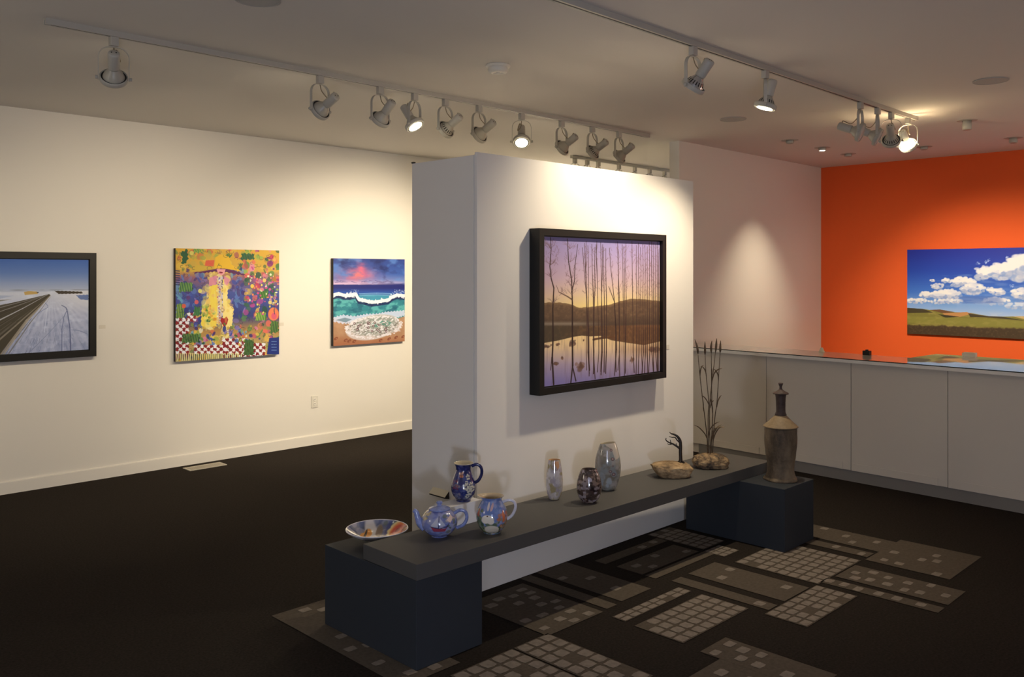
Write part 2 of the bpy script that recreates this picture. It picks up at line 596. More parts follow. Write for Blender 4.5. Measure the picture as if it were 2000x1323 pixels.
# ------------------------------------------------------------------ patterned inlay in the carpet
def carpet_pattern():
    bm = bmesh.new()
    rng = random.Random(3)

    def quad(x0, x1, y0, y1, z, mi, jit=0.0):
        j = lambda: rng.uniform(-jit, jit)
        vs = [bm.verts.new((x + j(), y + j(), z)) for x, y in ((x0, y0), (x1, y0), (x1, y1), (x0, y1))]
        bm.faces.new(vs).material_index = mi

    cnt_ = [0]

    def cell(cx, cy, a, b):
        cnt_[0] += 1
        n = 12
        vs = []
        for k in range(n):
            t = 2 * PI * (k + .5) / n
            c, s_ = math.cos(t), math.sin(t)
            e = (abs(c) ** 9 + abs(s_) ** 9) ** (-1 / 9)
            vs.append(bm.verts.new((cx + c * e * a * rng.uniform(.9, 1.04), cy + s_ * e * b * rng.uniform(.9, 1.04), 0.0042 + cnt_[0] * 1e-6)))
        bm.faces.new(vs).material_index = 1

    def patch(x0, x1, y0, y1, cells=None, spots=0):
        quad(x0, x1, y0, y1, 0.003, 0)
        if cells:
            nx, ny = cells
            dx, dy = (x1 - x0) / nx, (y1 - y0) / ny
            for i in range(nx):
                for k in range(ny):
                    if rng.random() < 0.95:
                        cell(x0 + (i + .5) * dx, y0 + (k + .5) * dy, dx * .42, dy * .41)
        used = []
        for _ in range(spots * 6):
            if len(used) >= spots:
                break
            mx_, my_ = min(.036, (x1 - x0) * .45), min(.028, (y1 - y0) * .45)
            x, y = rng.uniform(x0 + mx_, x1 - mx_), rng.uniform(y0 + my_, y1 - my_)
            if all(abs(x - u) > .074 or abs(y - v) > .056 for u, v in used):
                used.append((x, y))
                cell(x, y, rng.uniform(.026, .034), rng.uniform(.018, .025))

    patch(3.27, 3.84, 2.19, 2.46, cells=(8, 4))
    patch(3.28, 3.84, 2.52, 2.60, cells=(8, 2))
    patch(3.83, 4.38, 1.88, 2.10, cells=(7, 4))
    patch(4.05, 4.32, 2.11, 2.68, spots=3)
    patch(3.89, 3.98, 2.11, 2.68, spots=1)
    patch(4.40, 4.94, 2.10, 2.60, cells=(7, 8))
    patch(4.58, 4.84, 1.51, 2.09, spots=11)
    patch(4.44, 4.53, 1.51, 2.11, spots=6)
    patch(4.97, 5.50, 1.63, 2.09, spots=7)
    patch(5.17, 5.43, 2.09, 2.66, spots=5)
    patch(5.02, 5.12, 2.10, 2.66, spots=3)
    patch(4.44, 4.61, 2.69, 2.83, cells=(3, 3))
    patch(3.86, 4.44, 2.76, 2.83)
    patch(3.86, 4.42, 2.85, 3.03, spots=4)
    patch(3.85, 4.46, 3.10, 3.18, spots=2)
    patch(4.47, 4.71, 2.85, 3.26, cells=(4, 7))
    patch(3.47, 3.72, 2.69, 3.28, spots=3)
    patch(3.34, 3.42, 2.68, 3.28)
    patch(2.90, 3.30, 2.67, 3.22, spots=17)
    patch(2.70, 2.92, 2.10, 2.69, cells=(3, 8))
    patch(2.33, 2.69, 2.32, 2.69, cells=(5, 5))
    patch(2.13, 2.44, 2.75, 3.77, spots=11)
    patch(3.25, 3.46, 1.57, 2.09, spots=8)
    patch(2.86, 3.249, 1.57, 1.99, spots=12)
    patch(2.30, 2.80, 1.55, 2.04, spots=4)
    o = obj('patterned_carpet', bm, [M['taupe'], M['cobble']])
    tag(o, 'taupe rectangles with pale cobble marks inlaid in the dark carpet around the bench', 'carpet')
carpet_pattern()

# ------------------------------------------------------------------ partition
part = thing('display_partition', 'free-standing white display wall behind the grey bench', 'partition', (3.034, 3.29, 0))
LX, TY, PH = 2.0, 0.536, 2.283
obj('core', boxbm(0.006, LX - .006, 0.022, TY, 0, PH - .012), M['partition'], part)
obj('front_panel', boxbm(0.0, LX, 0.0, 0.018, 0.0, PH, bevel=.0015), M['partition'], part)
obj('end_panel', boxbm(0.0, 0.0055, 0.026, TY, 0.0, PH - .014), M['partition'], part)
b_ = boxbm(-.003, .012, TY - .016, TY + .003, PH - .012, PH - .004)
obj('corner_bracket', b_, M['canvas_edge'], part)

# ------------------------------------------------------------------ bench and its two supports
bench = thing('display_bench', 'long charcoal bench slab running along the front of the white partition', 'bench', (2.256, 2.813, 0.378), -0.0165)
obj('slab', boxbm(0, 2.875, 0, 0.39, 0, 0.0675, bevel=.002), M['bench'], bench)
obj('light_stop_strip', boxbm(.80, 2.85, .3905, .434, .012, .055), M['bench'], bench)  # unseen strip, added to cut the light falling through the gap behind the slab
for nm, x, y, h, lab in (('bench_pedestal', 2.256, 2.816, .373, 'dark slate box pedestal under the near end of the bench, below the bowl'),
                         ('bench_pedestal', 4.755, 2.477, .373, 'dark slate box pedestal under the far end of the bench, carrying the tall bottle')):
    o = obj(nm, boxbm(0, .372, 0, .685, 0, h, bevel=.002), M['pedestal'])
    o.location = (x, y, .0045)
    tag(o, lab, 'pedestal', 'box pedestals of the bench')

# ------------------------------------------------------------------ reception counter (rotated about 3 degrees)
cnt = thing('reception_counter', 'long white reception counter with a glass top before the orange wall', 'counter', (6.90, 4.655, 0), 0)
ang = math.atan2(6.90 - 6.70, 4.655 - 1.20)
cnt.rotation_euler = (0, 0, -ang)
Lc = 4.2
seams = [0.0, .94, 1.70, 2.44, 3.2, Lc]
for a, b in zip(seams[:-1], seams[1:]):
    obj('front_panel', boxbm(-.03, 0.0, -b + .0025, -a - .0025, 0.09, .95, bevel=.001), M['counter'], cnt)
for a, b in zip(seams[:-1], seams[1:]):
    obj('base_trim', boxbm(-.0345, -.0305, -b + .07, -a - .006, 0.09, .148, bevel=.001), M['counter'], cnt)
obj('kick_board', boxbm(-.024, 0.0, -Lc, -.23, 0.0, 0.0895), M['kick'], cnt)
obj('carcass', boxbm(0.001, .34, -Lc, -.0, 0.0, .949), M['counter'], cnt)
bm = bmesh.new()
prism(bm, [(-.10, -Lc), (.85, -Lc), (.85, -2.0), (.36, -2.0), (.36, -.002), (-.10, -.002)], .9505, .9755)
obj('counter_top', bm, M['trim'], cnt)
bm = bmesh.new()
prism(bm, [(-.10, -Lc), (.85, -Lc), (.85, -2.0), (.36, -2.0), (.36, -.002), (-.10, -.002)], .976, .983)
bm.faces.ensure_lookup_table()
g = obj('glass_sheet', bm, [M['glass_top'], M['glass_edge']], cnt)
for p in g.data.polygons:
    if abs(p.normal.z) < 0.5:
        p.material_index = 1
bm = bmesh.new(); box(bm, .80, .84, -Lc, -2.05, 0, .95); obj('back_support', bm, M['counter'], cnt)


# ------------------------------------------------------------------ framed pictures
def canvas_mesh(name, P, width, height, parent, y=0.0):
    """grid in the local XZ plane facing -Y, top row first"""
    u = np.linspace(-width / 2, width / 2, P.w)
    z = np.linspace(height / 2, -height / 2, P.h)
    U, Z = np.meshgrid(u, z)
    V = np.stack([U, np.full_like(U, y), Z], -1).reshape(-1, 3)
    f = grid_faces(P.w, P.h)[:, ::-1]
    return color_mesh(name, V, f, P.c.reshape(-1, 3), M['paint'], parent)


def picture(label, loc, rz, w, h, depth, P, frame=None):
    """frame: (member width, recess); loc is the wall point behind the picture's centre; front faces local -Y"""
    t = thing('framed_painting' if frame else 'canvas_painting', label, 'painting', loc, rz)
    if frame:
        fw, rec = frame
        bm = bmesh.new()
        for x0, x1, z0, z1 in ((-w / 2, w / 2, h / 2 - fw, h / 2), (-w / 2, w / 2, -h / 2, -h / 2 + fw)):
            box(bm, x0, x1, -depth, -.001, z0, z1)
        for x0, x1 in ((-w / 2, -w / 2 + fw), (w / 2 - fw, w / 2)):
            box(bm, x0, x1, -depth, -.001, -h / 2 + fw, h / 2 - fw)
        obj('frame', bm, M['black'], t)
        cw, ch = w - 2 * fw - .012, h - 2 * fw - .012
        obj('backing', boxbm(-w / 2 + fw, w / 2 - fw, -depth + rec + .004, -.002, -h / 2 + fw, h / 2 - fw), M['black'], t)
        canvas_mesh('canvas', P, cw, ch, t, -depth + rec)
    else:
        obj('stretcher', boxbm(-w / 2, w / 2, -depth, -.001, -h / 2, h / 2), M['canvas_edge'], t)
        canvas_mesh('canvas', P, w, h, t, -depth - .001)
    return t


def paint_winter_road():
    P = Paint(460, 340, [(-830, 132), (972, 140), (972, 1130), (-830, 1190)], 1.08, 11)
    P.vgrad([(0, (66, 104, 172)), (.14, (98, 128, 182)), (.27, (156, 168, 194)), (.345, (188, 192, 202)), (.35, (212, 212, 216)), (.6, (196, 198, 212)), (1, (176, 180, 200))])
    X, Y = P.ymap()
    n = P.noise(40, 8, 3, 5)
    ground = np.clip((Y - 475) / 10, 0, 1)
    an = np.arctan2(Y - 470, X - 590)
    st = np.sin(an * 46 + n * 5) * 0.5 + 0.5
    far = np.clip((Y - 520) / 300, 0, 1)
    P.blend(ground * st * far * .5 * P.noise(30, 26, 3, 8), (112, 124, 164))
    P.blend(ground * np.clip(P.noise(26, 30, 3, 9) - .5, 0, 1) * 1.1, (240, 240, 244))
    P.blend(ground * np.clip(X - 600, 0, 380) / 380 * np.clip((760 - Y) / 200, 0, 1) * .7, (236, 228, 220))
    P.blend(np.clip(1 - np.abs(Y - 470) / 8, 0, 1) * np.clip(P.noise(14, 2, 3, 3) * 2 - .7, 0, 1), (124, 122, 122))
    P.poly([(-830, 500), (200, 530), (0, 575), (-830, 600)], (158, 172, 196), .6)
    P.poly([(-830, 610), (180, 570), (0, 600), (-830, 640)], (116, 110, 92), .7)
    P.poly([(300, 490), (350, 482), (430, 486), (445, 512), (310, 524)], (206, 168, 96))
    P.ell(442, 497, 12, 9, (70, 62, 52))
    P.poly([(612, 480), (740, 484), (900, 490), (912, 510), (660, 514)], (68, 58, 46), wob=.4)
    P.poly([(840, 530), (972, 524), (972, 586), (880, 574)], (110, 128, 170), wob=.4)
    P.poly([(560, 515), (250, 590), (-830, 830), (-830, 1190), (60, 1190), (330, 800), (440, 690), (575, 530)], (74, 66, 50))
    for i in range(60):                                   # worn lanes, slush and grit running to the vanishing point
        t = P.rng.uniform(0, 1)
        ex, ey = -830 + 900 * t ** 2, 800 + 390 * min(1, t * 1.6)
        k0 = P.rng.uniform(.12, .7); k1 = k0 + P.rng.uniform(.15, .4)
        a_ = (575 + (ex - 575) * k0, 518 + (ey - 518) * k0)
        b_ = (575 + (ex - 575) * k1, 518 + (ey - 518) * k1)
        P.line([a_, b_], 2 + 7 * k0, [(52, 46, 36), (96, 88, 72), (120, 112, 98), (60, 52, 40)][P.rng.integers(4)], .6, 3 + 12 * k1)
    for (a_, b_, w, c) in (((548, 522), (-500, 1100), 34, (196, 192, 190)), ((540, 526), (-830, 900), 24, (150, 146, 140)), ((566, 530), (-150, 1190), 30, (150, 138, 118)), ((556, 520), (-830, 1020), 12, (180, 176, 172))):
        m_ = [(a_[0] + (b_[0] - a_[0]) * t + P.rng.uniform(-5, 5), a_[1] + (b_[1] - a_[1]) * t + P.rng.uniform(-4, 4)) for t in (0, .25, .5, .75, 1)]
        P.line(m_, 3, c, .85, w)
    P.line([(572, 530), (450, 670), (330, 800), (60, 1190)], 5, (170, 156, 134), .85, 44)
    P.line([(578, 540), (470, 690), (360, 830), (120, 1190)], 3, (110, 98, 80), .6, 16)
    for i in range(230):
        t = P.rng.random() ** .5
        a = P.rng.uniform(1.08, 2.25)
        q = 90 + 780 * t
        x, y = 590 + q * math.cos(a), 480 + q * math.sin(a)
        L = 16 + 46 * t
        P.line([(x, y), (x + L * math.cos(a), y + L * math.sin(a))], 1.5 + 4 * t, [(112, 124, 164), (132, 140, 172), (236, 236, 240), (92, 100, 132)][P.rng.integers(4)], .55)
    P.line([(690, 636), (730, 660), (748, 690), (715, 760), (692, 900), (690, 1140)], 6, (104, 114, 154), .85, 9)
    P.line([(690, 640), (735, 665), (750, 710), (775, 880), (785, 1140)], 6, (86, 94, 134), .9, 13)
    for k in range(5):
        P.line([(718 + k * 8, 760), (702 + k * 18, 940), (700 + k * 18, 1140)], 2.5, (140, 146, 176), .6, 4)
    P.line([(720, 750), (610, 880), (480, 1020), (330, 1170)], 4, (128, 136, 166), .7, 9)
    P.line([(545, 640), (530, 760), (510, 930)], 4, (234, 234, 238), .8, 7)
    P.line([(430, 735), (480, 700), (545, 660), (545, 640), (520, 610)], 7, (112, 122, 162), .7)
    P.line([(790, 910), (850, 914), (900, 930), (965, 960)], 8, (112, 122, 162), .7)
    return P.gain(.96, 1.0, 1.08)


def paint_abstract():
    P = Paint(430, 420, [(120, 78), (1188, 100), (1185, 1178), (120, 1252)], 1.09, 21)
    X, Y = P.ymap()
    P.vgrad([(0, (226, 172, 52)), (.2, (216, 168, 66)), (.26, (150, 96, 110)), (.4, (70, 84, 150)), (.62, (50, 60, 120)), (.75, (186, 140, 74)), (1, (196, 176, 120))])
    warm = [(232, 190, 74), (230, 174, 64), (206, 172, 70), (166, 172, 72), (214, 110, 70), (130, 150, 70)]
    cool = [(40, 56, 130), (60, 76, 160), (96, 128, 190), (110, 170, 190), (72, 50, 110), (134, 116, 176)]
    rose = [(206, 60, 90), (190, 70, 140), (236, 110, 90), (140, 44, 110), (232, 140, 160), (240, 190, 80), (86, 140, 70)]
    greens = [(50, 110, 56), (86, 140, 60), (160, 180, 70), (30, 80, 60)]
    rng = P.rng
    for i in range(640):
        x, y = rng.uniform(120, 1188), rng.uniform(80, 1240)
        if x > 840 and y < 1010:
            pal = rose + greens
        elif y < 300:
            pal = warm if x < 620 else warm + rose + greens
        elif y < 760 and not (430 < x < 680):
            pal = cool if x < 840 else cool + rose
        elif 430 < x < 680:
            pal = [(246, 220, 110), (250, 230, 150), (236, 200, 90)]
        else:
            pal = warm + greens + cool + rose
        P.ell(x, y, rng.uniform(7, 40), rng.uniform(7, 34), pal[rng.integers(len(pal))], rng.uniform(.4, .9), rng.uniform(0, 3))
    # hat, head and long yellow coat
    P.poly([(290, 330), (420, 300), (510, 292), (640, 285), (760, 320), (860, 360), (760, 350), (640, 325), (520, 318), (420, 335)], (96, 36, 84), wob=1)
    P.poly([(520, 285), (530, 170), (590, 140), (670, 165), (690, 240), (800, 320), (700, 300), (600, 285)], (240, 186, 44))
    P.poly([(430, 205), (520, 200), (510, 270), (420, 262)], (226, 90, 66), .9)
    P.poly([(250, 320), (330, 250), (520, 268), (515, 295), (360, 322)], (214, 176, 60), .9)
    P.poly([(540, 292), (635, 295), (620, 345), (588, 362), (560, 340)], (244, 164, 160))
    P.ell(588, 330, 18, 7, (150, 30, 60))
    P.poly([(470, 380), (545, 360), (540, 460), (460, 470)], (228, 140, 160), .9)
    P.poly([(620, 360), (680, 400), (660, 470), (620, 450)], (228, 140, 160), .9)
    P.poly([(470, 470), (560, 450), (555, 880), (440, 900), (380, 880), (390, 690), (455, 600)], (246, 214, 80), wob=1)
    P.poly([(600, 450), (660, 470), (650, 640), (720, 700), (700, 880), (600, 930)], (250, 222, 130), wob=1)
    P.poly([(545, 370), (600, 370), (610, 860), (550, 850)], (226, 200, 176), .8)
    for y in np.arange(375, 860, 11):
        P.ell(rng.uniform(545, 580), y, 8, 6, [(190, 80, 110), (240, 236, 230), (110, 110, 170), (236, 190, 100)][rng.integers(4)])
        P.ell(600 + rng.uniform(-5, 5), y, 6, 5, [(60, 60, 90), (200, 200, 220)][rng.integers(2)])
    P.ell(602, 718, 20, 15, (60, 60, 60)); P.ell(602, 718, 15, 10, (240, 230, 190))
    P.poly([(622, 900), (580, 830), (590, 795), (620, 805), (645, 785), (662, 815), (650, 860)], (166, 24, 38))
    for i in range(26):
        x, y = rng.uniform(400, 520), rng.uniform(670, 840)
        P.ell(x, y, rng.uniform(8, 26), rng.uniform(8, 20), greens[rng.integers(3)] if rng.random() < .6 else (214, 140, 40), .85)
    # red and white checks
    def checks(x0, x1, y0, y1, step):
        for i, x in enumerate(np.arange(x0, x1, step)):
            for k, y in enumerate(np.arange(y0, y1, step)):
                c = (140, 26, 36) if (i + k) % 2 else (246, 238, 232)
                P.poly([(x, y), (x + step, y + 2), (x + step, y + step), (x, y + step - 2)], c, wob=1.2)
    checks(120, 245, 800, 1160, 34)
    checks(240, 330, 745, 830, 30)
    checks(600, 820, 1010, 1190, 34)
    checks(310, 620, 1075, 1165, 33)
    checks(820, 1040, 1060, 1195, 32)
    for i in range(70):
        x, y = rng.uniform(260, 900), rng.uniform(860, 1080)
        P.ell(x, y, rng.uniform(8, 30), rng.uniform(6, 22), (greens + cool + warm + [(236, 226, 190), (120, 60, 120)])[rng.integers(17)], .9, rng.uniform(0, 3))
    # grass stripes
    for (x0, x1, y0, y1, c1, c2) in ((180, 370, 960, 1060, (30, 80, 44), (130, 160, 70)), (150, 300, 430, 530, (40, 96, 60), (150, 190, 80)),
                                     (120, 210, 650, 800, (60, 110, 50), (170, 190, 80)), (940, 1060, 740, 830, (70, 130, 50), (190, 210, 90)),
                                     (980, 1080, 520, 600, (40, 96, 40), (120, 170, 60)), (1090, 1185, 830, 960, (40, 90, 50), (130, 160, 60)),
                                     (790, 930, 130, 200, (40, 100, 60), (30, 70, 50)), (300, 390, 80, 130, (70, 140, 80), (190, 190, 60)),
                                     (820, 930, 1020, 1190, (40, 84, 40), (90, 120, 50)), (300, 380, 680, 780, (40, 100, 60), (80, 140, 60))):
        P.poly([(x0 + 15, y0), (x1 - 10, y0 + 8), (x1, y1 - 10), (x0, y1)], c1, .9, wob=2)
        for x in np.arange(x0 + 12, x1 - 8, 17):
            P.line([(x + 8, y0 + 6), (x - 4, y1 - 6)], 6, c2, .9)
    for x in np.arange(125, 800, 21):
        P.line([(x + rng.uniform(-6, 8), 1165), (x + rng.uniform(-8, 14), 1236)], 9, (236, 224, 150), .95, 11)
        P.line([(x + 11, 1175), (x + 10, 1236)], 7, (56, 66, 34), .9)
    P.poly([(160, 120), (200, 110), (240, 85), (250, 190), (215, 240), (175, 235), (195, 180)], (40, 92, 56), wob=1.5)
    P.poly([(1085, 1010), (1188, 1000), (1188, 1180), (1060, 1180)], (30, 50, 122))
    for y in (1045, 1075, 1105, 1135):
        P.line([(1110, y), (1160, y)], 7, (110, 140, 190))
    for y in np.arange(310, 470, 24):
        P.line([(122, y), (160, y + 4)], 9, (40, 44, 90))
    for (x, y, c) in ((205, 676, (220, 96, 70)), (372, 520, (226, 216, 120)), (250, 590, (96, 60, 120)), (910, 470, (240, 200, 80)), (1035, 410, (240, 200, 110)),
                      (335, 635, (210, 96, 100)), (1095, 640, (226, 206, 120)), (285, 128, (226, 206, 100))):
        P.ell(x, y, 20, 20, c)
    for i in range(60):
        x, y = rng.uniform(860, 1180), rng.uniform(280, 760)
        P.ell(x, y, rng.uniform(5, 15), rng.uniform(5, 14), [(250, 214, 100), (246, 140, 90), (220, 80, 140), (120, 40, 110), (250, 236, 190)][rng.integers(5)])
    P.ell(1130, 760, 60, 66, (240, 130, 80)); P.ell(1135, 780, 30, 34, (226, 90, 110))
    for i in range(150):                                  # ink outlines and small leaves
        x, y = rng.uniform(130, 1180), rng.uniform(90, 1150)
        if 470 < x < 680 and 360 < y < 900:
            continue
        a = rng.uniform(0, 2 * PI)
        q = rng.uniform(10, 26)
        c = [(50, 40, 60), (36, 60, 50), (90, 40, 60)][rng.integers(3)]
        P.line([(x + q * math.cos(a + t), y + q * .8 * math.sin(a + t)) for t in np.linspace(0, 4.2, 8)], 3, c, .7)
    for i in range(60):
        x, y = rng.uniform(390, 700), rng.uniform(460, 900)
        P.ell(x, y, rng.uniform(8, 30), rng.uniform(10, 40), [(250, 230, 150), (240, 200, 80), (236, 180, 110), (246, 226, 120)][rng.integers(4)], .45)
    P.line([(1130, 480), (1140, 760)], 7, (40, 60, 90))
    P.poly([(1108, 420), (1142, 340), (1162, 420)], (180, 120, 50))
    return P.gain(.93, .97, 1.06)


def paint_sea():
    P = Paint(400, 390, [(142, 100), (1062, 108), (1062, 1170), (142, 1238)], 1.07, 31)
    X, Y = P.ymap()
    n = P.noise(5, 9, 5, 1)
    n2 = P.noise(16, 20, 4, 2)
    P.vgrad([(0, (40, 64, 132)), (.18, (60, 96, 168)), (.29, (150, 150, 190)), (.3, (30, 40, 110)), (1, (190, 150, 110))])
    sky = Y < 440
    P.blend(sky * np.clip((n - .48) * 5, 0, 1) * .8, (26, 38, 92))
    P.blend(sky * np.clip((P.noise(6, 12, 4, 7) - .5) * 5, 0, 1) * .7, (96, 140, 200))
    pink = np.exp(-((X - 440) / 230) ** 2 - ((Y - 320) / 85) ** 2) + .8 * np.exp(-((X - 500) / 60) ** 2 - ((Y - 200) / 70) ** 2)
    P.blend(sky * np.clip(pink * np.clip((P.noise(7, 16, 5, 4) - .30) * 3.2, 0, 1), 0, 1), (222, 104, 128))
    P.blend(sky * np.clip(np.exp(-((X - 460) / 110) ** 2 - ((Y - 320) / 60) ** 2) * np.clip((P.noise(9, 18, 5, 14) - .32) * 3, 0, 1), 0, 1), (246, 122, 116))
    P.blend(sky * np.clip((Y - 370) / 50, 0, 1) * np.clip(1.1 - (X - 200) / 900, 0, 1) * .85, (232, 190, 206))
    for i in range(14):
        x = P.rng.uniform(150, 900)
        P.line([(x, 395 + P.rng.uniform(-18, 22)), (x + 70, 400 + P.rng.uniform(-18, 18))], 9, (92, 80, 132), .6, 3)
    P.poly([(142, 446), (1062, 438), (1062, 560), (142, 570)], (30, 38, 112))
    sea = (Y > 444)
    P.blend(sea * np.clip((Y - 480) / 60, 0, 1) * (Y < 600) * .8, (40, 90, 170))
    teal = sea * np.clip((Y - 560) / 30, 0, 1)
    P.blend(teal, (50, 134, 140))
    P.blend(teal * np.clip((P.noise(14, 26, 4, 12) - .46) * 6, 0, 1) * .8, (104, 190, 178))
    P.blend(teal * np.clip((P.noise(14, 26, 4, 13) - .5) * 6, 0, 1) * .7, (28, 92, 112))
    P.poly([(460, 580), (650, 570), (850, 575), (880, 620), (700, 650), (480, 640)], (70, 156, 180), .8)
    for y in (546, 556, 572):
        P.line([(480, y + 10), (700, y), (900, y + 6)], 5, (150, 200, 220), .8)
    # breaking wave crest
    crest = [(142, 575), (210, 558), (270, 578), (350, 582), (430, 560), (450, 600), (470, 630), (560, 650), (640, 668), (740, 655), (850, 636), (890, 600), (960, 570), (1062, 580)]
    P.line([(x, y + 34) for x, y in crest], 36, (22, 40, 84), .85)
    P.line(crest, 34, (250, 248, 240), .97)
    for i in range(150):
        x = P.rng.uniform(142, 1062)
        y = np.interp(x, [c[0] for c in crest], [c[1] for c in crest])
        P.ell(x, y + P.rng.normal(0, 14), P.rng.uniform(6, 18), P.rng.uniform(4, 11), (252, 250, 244), .85)
    for i in range(40):
        P.ell(P.rng.normal(985, 40), P.rng.uniform(505, 570), 5, 5, (226, 230, 240), .6)
        P.ell(P.rng.normal(420, 25), P.rng.uniform(505, 560), 4, 4, (200, 210, 230), .5)
    # sand and foam
    sandline = np.interp(X, [142, 320, 480, 700, 1062], [860, 900, 1000, 960, 840])
    P.blend(np.clip((Y - sandline) / 12, 0, 1), (186, 138, 98))
    P.blend(np.clip((Y - sandline) / 12, 0, 1) * np.clip((P.noise(10, 16, 4, 22) - .4) * 2, 0, 1) * .6, (214, 168, 124))
    P.blend(np.clip((Y - 1080) / 120, 0, 1) * .6, (168, 92, 56))
    P.poly([(142, 870), (260, 830), (420, 850), (560, 820), (700, 815), (820, 790), (1062, 770), (1062, 840), (900, 880), (640, 900), (400, 950), (250, 945), (142, 920)], (220, 222, 232), .9, wob=2)
    P.poly([(170, 900), (290, 868), (380, 890), (300, 930)], (110, 136, 144), .8)
    P.ell(660, 990, 350, 130, (222, 208, 196), .9, -.1, .06)
    P.ell(680, 965, 290, 95, (150, 158, 140), .9, -.1, .3)
    P.ell(760, 945, 130, 36, (92, 150, 128), .9)
    for i in range(640):
        a = P.rng.uniform(0, 2 * PI)
        r = P.rng.uniform(.2, 1.04)
        x, y = 660 + 350 * r * math.cos(a), 985 + 125 * r * math.sin(a)
        P.ell(x, y, P.rng.uniform(5, 22), P.rng.uniform(3, 8), [(246, 238, 228), (232, 220, 210), (126, 120, 106), (170, 166, 150), (240, 228, 216)][P.rng.integers(5)], .8, P.rng.uniform(-.7, .2))
    for i in range(18):
        x, y = P.rng.uniform(400, 850), P.rng.uniform(930, 1060)
        P.ell(x, y, 15, 13, (86, 50, 60)); P.ell(x, y, 8, 7, (216, 196, 180))
    for i in range(110):                                  # lacy outer rim of the wash
        a = P.rng.uniform(0, 2 * PI)
        P.ell(660 + 350 * math.cos(a) + P.rng.normal(0, 8), 988 + 132 * math.sin(a) - 35 * math.cos(a) + P.rng.normal(0, 6), P.rng.uniform(8, 22), P.rng.uniform(5, 11), (244, 232, 222), .85, P.rng.uniform(-.6, .6))
    for x, y in ((175, 1140), (345, 1170), (410, 1175), (750, 1160), (860, 1140), (950, 1120), (1040, 1110), (300, 1160)):
        P.ell(x, y, 26, 14, (132, 66, 42), .8, -.4); P.ell(x + 6, y + 2, 11, 5, (184, 126, 90), .8)
    return P.gain(.92, .96, 1.06)


